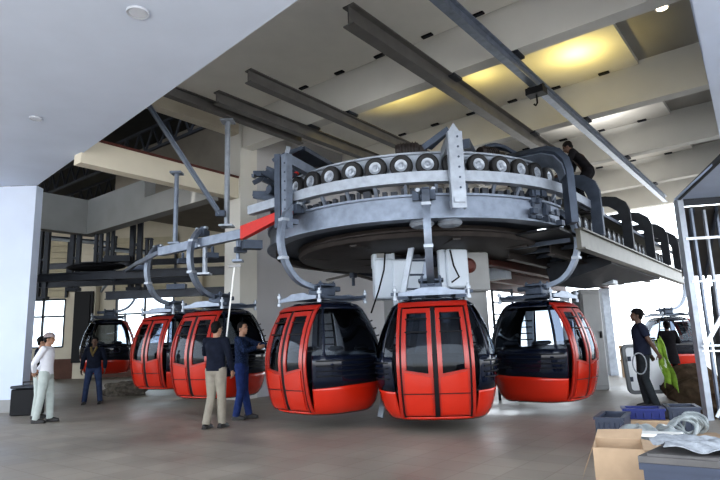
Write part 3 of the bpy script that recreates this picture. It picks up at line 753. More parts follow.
    pieces(mb, 'rack_bar', M['blackm'], root, smooth=True)
    # roof carrier
    mb = MB()
    for x in (-.42, .42):
        mb.beam((x, -.62, 1.93), (x, .62, 1.93), .05, .05)
    mb.beam((-.5, 0, 1.97), (.5, 0, 1.97), .22, .05); mb.beam((-.42, .35, 1.93), (.42, .35, 1.93), .05, .05); mb.beam((-.42, -.35, 1.93), (.42, -.35, 1.93), .05, .05)
    mb.build('roof_carrier', M['galvd'], root, smooth=False)
    for sx in (1, -1):
        mb = MB(); x = sx * .50
        pro = [(-.50, 1.885), (.50, 1.885), (.50, 1.94), (.30, 1.965), (.16, 2.01), (-.16, 2.01), (-.30, 1.965), (-.50, 1.94)]
        n = len(pro); mb.add([(x - .03, y, z) for y, z in pro] + [(x + .03, y, z) for y, z in pro], [tuple(range(n)), tuple(range(2 * n - 1, n - 1, -1))] + [(i, n + i, n + (i + 1) % n, (i + 1) % n) for i in range(n)])
        mb.build('carrier_plate', M['galv'], root, smooth=False)
        for sy in (1, -1):
            MB().lathe((x, sy * .55, 1.82), [(.001, 0), (.035, 0), (.035, .05), (.02, .06), (.02, .14), (.04, .145), (.04, .19), (.018, .2), (.018, .24), (.001, .24)], n=14).build('damper', M['galvl'], root)
    mb = MB().cbox((0, 0, 2.05), (.34, .34, .14), .015)
    for sx in (1, -1):
        for sy in (1, -1): mb.tube((sx * .14, sy * .14, 1.94), (sx * .14, sy * .14, 2.24), .018, 8).box((sx * .14, sy * .14, 2.2), (.05, .05, .03))
    mb.cbox((0, 0, 2.17), (.30, .40, .05), .01); mb.cbox((-.08, 0, 2.12), (.6, .12, .09), .01)
    mb.build('hanger_clamp', M['galvd'], root, smooth=False)
    # curved hanger arm
    key = [(-.2, 2.13), (0, 2.13), (.25, 2.15), (.50, 2.24), (.68, 2.42), (.80, 2.66), (.85, 2.92), (.82, 3.20), (.72, 3.42), (.60, 3.56)]
    pts = []
    for i in range(len(key) - 1):
        p0 = key[max(i - 1, 0)]; p1 = key[i]; p2 = key[i + 1]; p3 = key[min(i + 2, len(key) - 1)]
        for k in range(4):
            t = k / 4; pts.append(tuple(.5 * ((2 * p1[c]) + (-p0[c] + p2[c]) * t + (2 * p0[c] - 5 * p1[c] + 4 * p2[c] - p3[c]) * t * t + (-p0[c] + 3 * p1[c] - 3 * p2[c] + p3[c]) * t ** 3) for c in (0, 1)))
    pts.append(key[-1])
    MB().sweep([(x, 0, z) for x, z in pts], .1, sq=(.115, .085)).build('hanger_arm', M['galv'], root, ang=50)
    mb = MB().box((.80, 0, 2.62), (.13, .14, .05)).box((.78, 0, 3.3), (.13, .14, .05)); pieces(mb, 'arm_collar', M['galvl'], root)
    mb = MB().cbox((.52, 0, 3.58), (.13, .18, .07), .02).cbox((.46, 0, 3.50), (.09, .22, .12), .015)
    mb.box((.58, .1, 3.50), (.08, .1, .16)).box((.5, -.16, 3.52), (.06, .1, .16)).box((.5, 0, 3.63), (.1, .12, .03))
    mb.build('grip', M['galvd'], root, smooth=False)
    for y in (-.12, .12): MB().lathe((.54, y, 3.60), [(.001, -.04), (.035, -.04), (.04, 0), (.035, .04), (.001, .04)], axis=(1, 0, 0), n=16).build('grip_roller', M['galvl'], root)
    return root
CAB = make_cabin()
def place(o, x, y, z, azd, label):
    o.location = (x, y, z); a = radians(azd); o.rotation_euler = (0, 0, atan2(-cos(a), sin(a))); o['label'] = label; o.scale = (.99, .99, .94)
cabs = [(1.10, 8.85, .19, -7.5, 'red and black gondola with its doors facing the camera, front centre'),
        (-.68, 9.55, .24, -47, 'red and black gondola left of the front one, under the red switch arm'),
        (3.27, 10.45, .20, 47, 'gondola with see-through end window and dark red base, right of the front one'),
        (-2.98, 11.75, .34, -30, 'red and black gondola behind the man in khaki trousers'),
        (-4.66, 13.9, .40, -30, 'red and black gondola partly hidden, leftmost of the row inside the station'),
        (-8.5, 18.9, .60, 112, 'far dark gondola behind the man in the black jacket'),
        (11.05, 20.6, .1, 95, 'pale sunlit red gondola outside the building beyond the woman')]
for i, c in enumerate(cabs): place(CAB if i == 0 else copy_tree(CAB), *c)
# tiny round emblem on the second cabin's end
# (a faint mark low on the dark end panel)

# ------------------------------------------------------------------ right booth of light steel studs
B = thing('stud_frame_booth', V((5.08, 8.68, 0)), 'white light-gauge steel booth frame with sheet roof at the right edge', 'booth')
c0 = V((5.08, 8.68, 0)); c1 = V((4.46, 6.62, 0)); dd = V((.98, -.18, 0)).normalized(); c3 = c0 + V((3.4, -.62, 0)); nn = (c1 - c0).normalized()
H1 = 3.36
MB().beam(c0, c0 + V((0, 0, H1)), .12, .09).build('corner_post', M['galvl'], B, smooth=False)
MB().poly([tuple((c0 + V((-.04, .04, 0)))[:2]), tuple((c0 + dd * 3.4)[:2]), tuple((c0 + dd * 3.4 + nn * 3.2)[:2]), tuple((c0 + nn * 3.2)[:2])], H1, H1 + .03).build('roof_sheet', M['sheet'], B, smooth=False)
mb = MB()
mb.beam(c0 + V((0, 0, H1 + .02)), c0 + nn * 3.2 + V((0, 0, H1 + .02)), .04, .07); mb.beam(c0 + V((0, 0, H1 - .04)), c0 + dd * 3.4 + V((0, 0, H1 - .04)), .07, .12)
mb.build('roof_edge', M['dark'], B, smooth=False)
# lower lean-to roof behind with dark ribs
mb = MB(); ft = -nn
mb.add([c0 + V((.1, .1, H1 - .1)), c0 + dd * 3.2 + V((0, .1, H1 - .1)), c0 + dd * 3.2 + ft * 2.5 + V((0, 0, H1 - 1.0)), c0 + dd * .5 + ft * 2.5 + V((0, 0, H1 - 1.0))], [(0, 1, 2, 3)])
mb.build('lean_to_sheet', M['joist'], B, smooth=False)
mb = MB()
for k in range(8):
    p = c0 + dd * (.25 + k * .34); mb.beam(p + V((0, .1, H1 - .16)), p + dd * .3 + ft * 2.4 + V((0, 0, H1 - 1.04)), .04, .08)
mb.build('rafter', M['galvd'], B, smooth=False)
for k in range(5):
    p = c0 + dd * (.16 + k * .24) + ft * (.2 * k)
    MB().beam(p, p + V((0, 0, H1 - .15)), .05, .035).build('stud', M['galvl'] if k % 2 else M['galv'], B, smooth=False)
mb = MB()
for z, w in ((2.72, .04), (2.05, .03), (1.08, .03), (1.0, .025)):
    mb.beam(c0 + V((0, -.06, z)), c0 + dd * 1.6 + V((0, -.06, z)), .03, w)
pieces(mb, 'cross_rail_bar', M['alu'], B)
MB().beam(c0 + V((0.02, -.1, 1.05)), c0 + dd * .75 + V((0, -.1, 2.15)), .03, .06).beam(c0 + V((.06, -.1, .05)), c0 + dd * .6 + V((0, -.12, 1.0)), .03, .04).build('diagonal_brace', M['alu'], B, smooth=False)
mb = MB()
for k in range(3): mb.beam(c0 + dd * (.35 + .18 * k) + ft * .3 + V((0, 0, .9)), c0 + dd * (.4 + .18 * k) + ft * .3 + V((0, 0, 2.0)), .14, .02)
wb = c0 + dd * .9 + ft * 1.1
mb.beam(c0 + dd * .35 + ft * .5 + V((0, 0, .85)), c0 + dd * 2.5 + ft * .5 + V((0, 0, .85)), .04, .9)
mb.build('dark_sheet_stack', M['dark'], B, smooth=False)

# grey control cabinet behind the right gondola
o = thing('control_cabinet', V((5.55, 14.0, 0)), 'tall grey control cabinet behind the see-through gondola', 'cabinet')
MB().cbox((5.55, 14.0, 1.2), (.5, .5, 2.4), .02, .1).build('housing', M['greybox'], o, smooth=False)
for s in (0,):
    d = MB().cbox((5.57, 13.73, 1.2), (.44, .04, 2.2), .01, .1).build('door', M['greybox'], o, smooth=False)
    MB().box((5.72, 13.70, 1.3), (.03, .05, .16), .1).build('handle', M['blackm'], d, smooth=False)
# step ladder behind right cabin
o = thing('step_ladder', V((3.0, 12.3, 0)), 'thin dark step ladder standing behind the see-through gondola', 'ladder')
for x in (2.85, 3.28): MB().beam((x, 12.3, 0), (x, 12.3, 2.35), .04, .05).build('stile', M['dark'], o, smooth=False)
for k in range(9): MB().beam((2.85, 12.3, .25 + k * .26), (3.28, 12.3, .25 + k * .26), .03, .03).build('rung', M['dark'], o, smooth=False)
# small wooden stand outside to the right of gondola
o = thing('barrier_stand', V((8.0, 17.5, 0)), 'small tan wooden barrier stand by the opening', 'barrier')
for x in (7.85, 8.2): MB().beam((x, 17.5, 0), (x, 17.5, .95), .05, .05).build('leg', M['cardboard'], o, smooth=False)
MB().beam((7.8, 17.5, .9), (8.25, 17.5, .9), .04, .08).beam((7.8, 17.5, .5), (8.25, 17.5, .5), .04, .06).build('rail', M['cardboard'], o, smooth=False)

# framed board
def rrect(cx, cz, w, h, r, n=6):
    out = []
    for (sx, sz, a0) in ((1, 1, 0), (-1, 1, 90), (-1, -1, 180), (1, -1, 270)):
        for k in range(n + 1):
            t = radians(a0 + 90 * k / n); out.append((cx + sx * (w / 2 - r) + r * cos(t), cz + sz * (h / 2 - r) + r * sin(t)))
    return out
SB = thing('framed_board', V((5.45, 11.6, 0)), 'white board in a grey rounded metal frame leaning behind the man in the cap', 'board')
out = rrect(5.68, .60, .90, .98, .12); inn = rrect(5.68, .60, .76, .84, .06); n = len(out)
def rp(p, y): return (p[0], y + (p[1] - .12) * .12, p[1])
mb = MB(); vs = [rp(p, 11.5) for p in out] + [rp(p, 11.5) for p in inn] + [rp(p, 11.56) for p in out] + [rp(p, 11.56) for p in inn]; fs = []
for k in range(n):
    j = (k + 1) % n; fs += [(k, j, n + j, n + k), (2 * n + k, 3 * n + k, 3 * n + j, 2 * n + j), (k, 2 * n + k, 2 * n + j, j), (n + k, n + j, 3 * n + j, 3 * n + k)]
mb.add(vs, fs).build('rounded_frame', M['signf'], SB)
MB().add([rp(p, 11.54) for p in inn], [tuple(range(n))]).build('board_panel', M['signw'], SB, smooth=False)
for x, z in ((5.33, .8), (5.33, .4), (5.5, .22), (5.9, .22)): MB().box((x, 11.55, z), (.06, .03, .09)).build('clip', M['caseblue'], SB, smooth=False)

# ------------------------------------------------------------------ boxes and clutter, lower right
# open cardboard carton
o = thing('cardboard_box', V((2.0, 4.6, 0)), 'open brown cardboard box at the bottom right corner', 'box')
cx, cy, rz = 1.94, 4.56, -.42; w, d, h = .34, .46, .47; R2 = Matrix.Rotation(rz, 3, 'Z')
def CB(x, y, z): return V((cx, cy, 0)) + R2 @ V((x, y, z))
mb = MB()
for s in (-1, 1):
    mb.beam(CB(s * w / 2, -d / 2, h / 2), CB(s * w / 2, d / 2, h / 2), .006, h); mb.beam(CB(-w / 2, s * d / 2, h / 2), CB(w / 2, s * d / 2, h / 2), .006, h)
mb.beam(CB(0, -d / 2, .01), CB(0, d / 2, .01), w, .006); mb.build('carton', M['cardboard'], o, smooth=False)
mb = MB().add([CB(-w / 2, -d / 2, h), CB(-w / 2, d / 2, h), CB(-w / 2 - .10, d / 2, h - .24), CB(-w / 2 - .10, -d / 2, h - .24)], [(0, 1, 2, 3)]); mb.build('flap', M['cardboard'], o, smooth=False)
mb = MB().add([CB(-w / 2, d / 2, h), CB(w / 2, d / 2, h), CB(w / 2 + .02, d / 2 + .12, h + .06), CB(-w / 2 + .02, d / 2 + .1, h + .05)], [(0, 1, 2, 3)]); mb.build('flap', M['cardboard'], o, smooth=False)
mb = MB().add([CB(w / 2, -d / 2, h), CB(w / 2, d / 2, h), CB(w / 2 + .16, d / 2, h - .03), CB(w / 2 + .16, -d / 2 + .1, h - .03)], [(0, 1, 2, 3)]); mb.build('flap', M['cardboard'], o, smooth=False)
# big slate case
o = thing('storage_case', V((2.5, 4.0, 0)), 'large slate blue plastic case with dusty lid at the bottom right corner', 'case')
pc = [(1.68, 3.68), (2.05, 4.05), (3.2, 3.40), (2.85, 2.9)]
def inset(f): cxx = sum(p[0] for p in pc) / 4; cyy = sum(p[1] for p in pc) / 4; return [(cxx + (x - cxx) * f, cyy + (y - cyy) * f) for x, y in pc]
MB().poly(inset(.97), 0, .50).poly(inset(1.0), .47, .51).build('case_body', M['caseblue'], o, smooth=False)
MB().poly(inset(1.0), .512, .55).poly(inset(.93), .549, .565).build('lid', M['casetop'], o, smooth=False)
MB().beam((2.2, 3.28, .44), (2.35, 3.18, .44), .03, .08).build('latch', M['blackm'], o, smooth=False)
# grey rag draped on the case
o = thing('grey_cloth', V((2.4, 3.7, .565)), 'crumpled grey cloth lying on the slate blue case', 'cloth')
def cl(u, v_):
    x = 1.93 + 1.0 * u - .12 * v_ + .04 * sin(9 * v_); y = 4.0 - .52 * u - .36 * v_ - .03 * sin(7 * u); return (x, y, .575 + .035 * abs(sin(7 * u + 5 * v_)) * (1 - .3 * v_) + .02 * sin(17 * u - 9 * v_) ** 2 + .05 * v_ * (1 - v_))
MB().sheet(cl, 36, 24, .006).build('draped_cloth', M['cloth'], o, ang=80)
# black crate
def crate(c, d, rz, label, m, cat='crate'):
    o = thing('open_crate', V((c[0], c[1], 0)), label, cat); mb = MB(); R3 = Matrix.Rotation(rz, 3, 'Z')
    def q(x, y, z): return V((c[0], c[1], c[2])) + R3 @ V((x, y, z))
    w, dp, h = d
    for s in (-1, 1):
        mb.beam(q(s * w / 2, -dp / 2, h / 2), q(s * w / 2, dp / 2, h / 2), .02, h); mb.beam(q(-w / 2, s * dp / 2, h / 2), q(w / 2, s * dp / 2, h / 2), .02, h)
    mb.beam(q(0, -dp / 2, .01), q(0, dp / 2, .01), w, .02); mb.build('crate_shell', M[m], o, smooth=False)
    mb = MB()
    for s in (-1, 1):
        mb.beam(q(s * w / 2, -dp / 2 - .015, h), q(s * w / 2, dp / 2 + .015, h), .05, .03); mb.beam(q(-w / 2, s * dp / 2, h), q(w / 2, s * dp / 2, h), .05, .03)
    for k in range(5): mb.beam(q(-w / 2 + w * (k + .5) / 5, -dp / 2 - .015, .02), q(-w / 2 + w * (k + .5) / 5, -dp / 2 - .015, h - .04), .015, .015, up=(0, 1, 0))
    mb.build('rim', M[m], o, smooth=False); return o
crate((3.08, 7.3, 0), (.30, .62, .30), -.55, 'black open crate on the floor in front of the tan carton', 'caseblue')
crate((3.66, 7.72, .20), (.46, .3, .12), -.35, 'bright blue tray resting on cartons behind the black crate', 'blue', 'tray')
crate((4.12, 7.62, 0), (.34, .4, .34), -.35, 'dark blue box beside the blue tray', 'caseblue', 'box')
o = tag(MB().cbox((3.66, 7.68, .1), (.56, .36, .19), .01, -.35).build('flat_carton', M['cardboard'], smooth=False), 'flat brown carton under the blue tray', 'box')
# plastic bundles
def lump(name, c, r, m, label, cat, seed, amp=.25):
    rnd = random.Random(seed); ps = [(rnd.uniform(2, 7), rnd.uniform(2, 7), rnd.uniform(0, 6), rnd.uniform(.3, 1)) for _ in range(7)]
    mb = MB(); nu, nv = 40, 22; vs = []
    for j in range(nv + 1):
        for i in range(nu):
            t = pi * j / nv; p = 2 * pi * i / nu; k = 1
            for a, b, c_, w_ in ps: k += amp / 4 * w_ * sin(round(a) * p + c_) * sin(b * t + c_) * sin(t)
            vs.append(V(c) + V((r[0] * k * sin(t) * cos(p), r[1] * k * sin(t) * sin(p), max(r[2] * k * cos(t), -r[2] * .6))))
    fs = [(j * nu + i, (j + 1) * nu + i, (j + 1) * nu + (i + 1) % nu, j * nu + (i + 1) % nu) for j in range(nv) for i in range(nu)]
    return tag(mb.add(vs, fs).build(name, M[m], ang=50), label, cat)
lump('plastic_bundle', (2.80, 6.0, .16), (.26, .3, .22), 'plast', 'crumpled clear plastic wrapping behind the cardboard box', 'plastic', 3, .5)
lump('plastic_bundle', (3.12, 6.1, .14), (.22, .26, .2), 'plast', 'wrinkled plastic wrapping beside the white foam sheets', 'plastic', 8, .5)
o = thing('foam_sheets', V((3.1, 5.6, .2)), 'white folded foam sheets on top of the plastic wrapping', 'packaging')
MB().cbox((2.82, 5.62, .34), (.36, .2, .03), .006, -.5).build('upper_sheet', M['whitep'], o, smooth=False)
MB().cbox((3.02, 5.5, .29), (.46, .18, .04), .006, -.35).build('lower_sheet', M['whitep'], o, smooth=False)
o = tag(MB().cbox((2.95, 5.75, .1), (1.0, .6, .19), .01, -.45).build('flat_carton', M['cardboard'], smooth=False), 'flat brown carton under the plastic wrapping', 'box')
# coil of wrapped cable
o = thing('cable_coil', V((3.58, 6.5, 0)), 'bundle of grey plastic-wrapped cable coils on a brown carton', 'cable')
for k in range(6):
    mb = MB(); pts = []
    for i in range(25):
        t = 2 * pi * i / 24; pts.append((3.56 + .15 * cos(t) + .05 * k - .1 + .02 * sin(3 * t + k), 6.55 + .045 * k - .12 + .05 * sin(t * 2 + k), .26 + (.09 + .012 * (k % 3)) * sin(t) + .01 * (k % 2)))
    mb.sweep(pts, .017, 8, caps=False).build('coil_turn', M['plast'], o)
tag(MB().cbox((3.6, 6.55, .08), (.7, .5, .15), .01, -.2).build('flat_carton', M['cardboard'], smooth=False), 'low brown carton under the cable coils', 'box')
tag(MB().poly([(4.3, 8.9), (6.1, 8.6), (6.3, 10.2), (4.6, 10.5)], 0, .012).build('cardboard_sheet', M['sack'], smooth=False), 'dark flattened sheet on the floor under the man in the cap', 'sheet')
lump('rubbish_sack', (6.5, 11.5, .25), (.55, .45, .42), 'sack', 'large dark brown sack heap behind the man in the cap', 'sack', 5, .35)
lump('rubbish_sack', (5.95, 10.4, .18), (.42, .4, .3), 'sack', 'lower brown sack beside the booth post', 'sack', 12, .4)
lump('rubbish_sack', (5.9, 9.2, .16), (.45, .4, .22), 'sack', 'small flat brown sack in front of the booth post', 'sack', 21, .4)
lump('rubble_heap', (-7.2, 17.3, .12), (.65, .5, .28), 'rubble', 'low heap of grey brown rubble under the far gondola', 'rubble', 14, .5)
o = thing('toolbox', V((-7.35, 12.95, 0)), 'dark toolbox on the floor at the foot of the white wall', 'box')
MB().cbox((-7.42, 12.7, .28), (.55, .4, .56), .02).build('body', M['blackm'], o, smooth=False)
MB().cbox((-7.42, 12.7, .6), (.58, .43, .06), .015).build('lid', M['dark'], o, smooth=False)
MB().sweep([(-7.55, 12.7, .62), (-7.55, 12.7, .70), (-7.3, 12.7, .70), (-7.3, 12.7, .62)], .012, 8).build('handle', M['blackm'], o)

# ------------------------------------------------------------------ people
def remesh(name, mb, m, parent, vox, smooth_it=4):
    o = mb.build(name, m, parent, smooth=False)
    md = o.modifiers.new('r', 'REMESH'); md.mode = 'VOXEL'; md.voxel_size = vox; md.use_smooth_shade = True
    if smooth_it:
        sm = o.modifiers.new('s', 'SMOOTH'); sm.iterations = smooth_it; sm.factor = .5
    dg = bpy.context.evaluated_depsgraph_get(); dg.update()
    me = bpy.data.meshes.new_from_object(o.evaluated_get(dg)); me.name = name
    old = o.data; o.modifiers.clear(); o.data = me; bpy.data.meshes.remove(old)
    me.shade_smooth()
    if not me.materials: me.materials.append(m)
    return o
def hand(mb, w, dirn, palm_n, thumb_side, curl=.5):
    d = V(dirn).normalized(); n = V(palm_n); n = (n - d * n.dot(d)).normalized(); s = d.cross(n) * thumb_side
    R_ = Matrix((s, d, n)).transposed()
    mb.ball(V(w) + d * .045, (.038, .052, .017), 12, 8, R_)
    for k, (o_, l) in enumerate(((.028, .062), (.010, .072), (-.009, .066), (-.027, .052))):
        p0 = V(w) + d * .08 + s * o_; d1 = (d + n * curl * .6).normalized(); d2 = (d + n * curl * 1.8).normalized()
        mb.limb([p0, p0 + d1 * l * .5, p0 + d1 * l * .5 + d2 * l * .5], [.0095, .009, .008], 8)
    p0 = V(w) + d * .025 + s * .03; mb.limb([p0, p0 + (d * .5 + s * .8).normalized() * .035, p0 + (d * .9 + s * .7 + n * .3).normalized() * .065], [.011, .0105, .009], 8)
def person(loc, rz, label, J, skin='skin', hair='short', shirt='jackb', trousers='jean', shoes='shoe', sleeves='long', hat=None, headyaw=0, headpitch=0, h=1.72, tunic=0, extra=None, build=1.0):
    """local frame: faces +Y, right hand at +X, joints in metres for a 1.72 m figure"""
    root = thing('person', loc, label, 'person', None, rz); k = h / 1.72; root.scale = (k, k, k)
    D = dict(pel=(0, 0, .95), chest=(0, 0, 1.25), neck=(0, .0, 1.45), head=(0, .025, 1.60),
             shR=(.185, -.01, 1.40), elR=(.235, -.03, 1.13), wrR=(.23, .05, .89), shL=(-.185, -.01, 1.40), elL=(-.235, -.03, 1.13), wrL=(-.23, .05, .89),
             hipR=(.09, 0, .92), knR=(.10, .02, .50), anR=(.105, -.02, .09), hipL=(-.09, 0, .92), knL=(-.10, .02, .50), anL=(-.105, -.02, .09),
             haR=(0, .1, -1), haL=(0, .1, -1), toeR=(.02, 1, 0), toeL=(-.02, 1, 0), curl=.6)
    D.update(J); G_ = {a: (V(b) if hasattr(b, '__len__') else b) for a, b in D.items()}
    L = wloc(root)
    saved = root.location.copy(); root.location = (0, 0, 0)
    hd = G_['head']; Rh = Matrix.Rotation(headyaw, 3, 'Z') @ Matrix.Rotation(headpitch, 3, 'X')
    def H(x, y, z): return hd + Rh @ V((x, y, z))
    b = MB()
    b.ball(H(0, -.012, .03), (.074, .094, .088), 20, 14, Rh); b.ball(H(0, .012, -.035), (.058, .072, .078), 18, 12, Rh)
    b.ball(H(0, .055, -.088), (.028, .026, .024), 12, 8, Rh)
    b.limb([H(0, .082, .01), H(0, .098, -.025)], [.011, .015], 8)
    for s in (-1, 1):
        b.ball(H(s * .075, -.01, -.015), (.012, .02, .03), 10, 8, Rh); b.ball(H(s * .018, .094, -.028), (.009, .009, .008), 8, 6, Rh)
    b.ball(H(0, .084, -.058), (.026, .012, .011), 10, 6, Rh); b.ball(H(0, .074, .028), (.052, .018, .014), 12, 6, Rh)
    b.limb([G_['neck'] - V((0, 0, .06)), G_['neck'] + (hd - G_['neck']) * .35, H(0, -.015, -.03)], [.062, .056, .056])
    p, c, n = G_['pel'], G_['chest'], G_['neck']
    b.limb([p, (p + c) / 2, c, (c + n) / 2 + V((0, 0, -.02))], [.115, .105, .115, .10], 14)
    for s in 'RL':
        sh, el, wr = G_['sh' + s], G_['el' + s], G_['wr' + s]; sg = 1 if s == 'R' else -1
        b.limb([n - V((0, 0, .08)), sh], [.06, .055]); b.limb([sh, sh.lerp(el, .5), el], [.052, .045, .038]); b.limb([el, el.lerp(wr, .35), wr], [.038, .036, .025])
        hip, kn, an = G_['hip' + s], G_['kn' + s], G_['an' + s]; toe = G_['toe' + s].normalized()
        b.limb([hip, hip.lerp(kn, .5), kn], [.085, .07, .052]); b.limb([kn, kn.lerp(an, .35), an], [.05, .052, .034])
        b.limb([an - toe * .03 - V((0, 0, .035)), an + toe * .08 - V((0, 0, .05)), an + toe * .15 - V((0, 0, .06))], [.035, .033, .026])
        hv = G_['ha' + s]; hand(b, wr, hv, V((-sg, 0.2, 0)) if abs(hv.normalized().x) < .8 else V((0, 1, 0)), 1 if s == 'R' else -1, G_['curl'])
    remesh('body', b, M[skin], root, .007, 2)
    # shirt
    t = MB(); bw = build
    def ell(q, rx, ry): return (q, rx * bw, ry * bw)
    secs = [ell(p + V((0, 0, -.04 - tunic)), .175 + tunic * .12, .125 + tunic * .1), ell(p + V((0, 0, .06)), .165, .118), ell((p + c) / 2 + V((0, 0, .03)), .16, .115), ell(c, .18, .125), ell(c.lerp(n, .45), .185, .122), ell(c.lerp(n, .72), .165, .105), ell(c.lerp(n, .92), .09, .075), ell(c.lerp(n, 1.02), .07, .065)]
    vs = []; nn_ = 28
    side = (G_['shR'] - G_['shL']); side.z = 0; side.normalize(); fwd = V((-side.y, side.x, 0))
    for q, rx, ry in secs:
        for i in range(nn_):
            a = 2 * pi * i / nn_; vs.append(q + side * (rx * cos(a)) + fwd * (ry * sin(a)))
    fs = [(j * nn_ + i, j * nn_ + (i + 1) % nn_, (j + 1) * nn_ + (i + 1) % nn_, (j + 1) * nn_ + i) for j in range(len(secs) - 1) for i in range(nn_)] + [tuple(range(nn_ - 1, -1, -1)), tuple((len(secs) - 1) * nn_ + i for i in range(nn_))]
    t.add(vs, fs)
    for s in 'RL':
        sh, el, wr = G_['sh' + s], G_['el' + s], G_['wr' + s]
        t.limb([c.lerp(n, .6), sh], [.09, .068])
        if sleeves == 'long': t.limb([sh, sh.lerp(el, .5), el], [.068, .062, .056]); t.sweep([el, el.lerp(wr, .4), el.lerp(wr, .93)], [.056, .053, .044], 12)
        else: t.sweep([sh, sh.lerp(el, .72)], [.07, .066], 12)
    remesh('jacket' if shirt in ('jackb', 'navyp') else ('tunic' if tunic else 'shirt'), t, M[shirt], root, .012, 3)
    # trousers
    t = MB(); t.ball(p + V((0, 0, -.03)), (.168, .125, .12), 20, 12)
    for s in 'RL':
        hip, kn, an = G_['hip' + s], G_['kn' + s], G_['an' + s]
        t.limb([hip, hip.lerp(kn, .45), kn], [.105, .092, .074]); t.sweep([kn, kn.lerp(an, .5), an + (an - kn).normalized() * .03], [.074, .07, .064], 14)
    remesh('trousers', t, M[trousers], root, .012, 3)
    for s in 'RL':
        an = G_['an' + s]; toe = G_['toe' + s].normalized(); t = MB()
        t.limb([an - toe * .045 - V((0, 0, .045)), an + toe * .06 - V((0, 0, .045)), an + toe * .15 - V((0, 0, .058))], [.043, .042, .03], 12); t.limb([an, an - V((0, 0, .04))], [.045, .045], 10)
        t.box(an + toe * .05 - V((0, 0, .082)), (.085, .25, .014), atan2(-toe.x, toe.y))
        remesh('shoe', t, M[shoes], root, .010, 1)
    # hair
    t = MB()
    if hair == 'short':
        t.ball(H(0, -.025, .045), (.084, .098, .088), 24, 16, Rh); t.ball(H(0, -.06, 0), (.074, .05, .08), 18, 12, Rh)
    else:
        t.ball(H(0, -.025, .045), (.086, .10, .09), 24, 16, Rh); t.ball(H(0, -.06, -.01), (.08, .058, .09), 18, 12, Rh)
        if hair == 'bun': t.ball(H(0, -.12, .03), (.06, .05, .055), 14, 10, Rh)
    for v_ in t.v:
        q = Rh.transposed() @ (v_ - hd)
        if q.y > .045 and q.z < .075: v_ -= Rh @ V((0, (q.y - .045) * 1.0, 0))
    hr = t.build('hair', M['hair'], root)
    for s in (-1, 1): MB().ball(H(s * .03, .079, .008), (.012, .008, .007), 10, 6, Rh).build('eye', M['eye'], root)
    if hat == 'beanie':
        t = MB().ball(H(0, -.012, .055), (.095, .108, .085), 24, 14, Rh)
        for v_ in t.v:
            q = Rh.transposed() @ (v_ - hd)
            if q.z < .035: v_ += Rh @ V((0, 0, .035 - q.z))
        t.build('knit_cap', M['capg'], root)
    if hat == 'cap':
        t = MB().ball(H(0, -.01, .055), (.09, .104, .078), 24, 14, Rh)
        for v_ in t.v:
            q = Rh.transposed() @ (v_ - hd)
            if q.z < .045: v_ += Rh @ V((0, 0, .045 - q.z))
        t.sheet(lambda u, w_: H(-.065 + .13 * u, .075 + .085 * w_ * (1 - (2 * u - 1) ** 2 * .5), .055 - .012 * w_), 8, 4, .008)
        t.build('cap', M['kurta'], root)
    if extra: extra(root, G_, H)
    root.location = saved
    return root
# local +Y direction -> world heading; rz = heading-90deg
def face(dx, dy): return atan2(dy, dx) - pi / 2

def scarf(root, G_, H):
    t = MB().sweep([(.07, .08, 1.46), (.05, .135, 1.36), (.0, .15, 1.22)], [.03, .032, .02], 8).sweep([(-.07, .08, 1.46), (-.04, .135, 1.38), (0, .15, 1.28)], [.03, .032, .02], 8)
    t.build('scarf', M['scarf'], root)
person(V((-6.22, 11.2, 0)), face(1, .15), 'man in white shirt and grey cap standing with hands behind his back', dict(elR=(.25, -.14, 1.14), wrR=(.07, -.20, .96), elL=(-.25, -.14, 1.14), wrL=(-.07, -.20, .98), haR=(-.5, -.3, -.6), haL=(.5, -.3, -.6), anR=(.10, -.10, .09), knR=(.1, -.03, .5), anL=(-.1, .08, .09), knL=(-.1, .07, .5)), shirt='shirtw', trousers='trousg', hat='beanie', h=1.70)
person(V((-6.75, 11.9, 0)), face(1, .3), 'person in dark clothes mostly hidden behind the man in the white shirt', dict(), shirt='jackb', trousers='trousg', h=1.66)
person(V((-6.95, 14.7, 0)), face(.25, -1), 'man in black jacket and blue jeans standing legs apart before the far gondola', dict(anR=(.19, 0, .09), knR=(.15, .01, .5), anL=(-.19, 0, .09), knL=(-.15, .01, .5), elR=(.27, -.02, 1.13), wrR=(.29, .02, .88), elL=(-.27, -.02, 1.13), wrL=(-.28, .05, .88)), shirt='jackb', trousers='jean', skin='skind', h=1.68, headpitch=-.15, extra=scarf, build=1.08)
MAN = V((-2.5, 9.65, 0))
person(MAN, face(.35, 1), 'man in black jacket and khaki trousers with his back to the camera', dict(elR=(.27, -.02, 1.13), wrR=(.26, .08, .90), elL=(-.30, .12, 1.2), wrL=(-.14, .30, 1.34), haL=(.4, .3, .8), haR=(0, .2, -1), anR=(.11, .02, .09), anL=(-.08, -.14, .09), knL=(-.08, .0, .5), curl=1.1), shirt='jackb', trousers='khaki', h=1.74, headyaw=-.2, build=1.05)
person(V((-2.28, 10.65, 0)), face(.95, -.1), 'man in dotted navy jacket and bright blue jeans reaching towards a gondola', dict(elL=(-.2, .22, 1.32), wrL=(-.12, .45, 1.28), haL=(0, 1, 0), elR=(.23, .12, 1.2), wrR=(.1, .32, 1.25), haR=(-.2, .9, .2), anR=(.11, -.06, .09), anL=(-.11, .1, .09)), shirt='navyp', trousers='jeanb', h=1.76, headyaw=-.45, headpitch=.1)
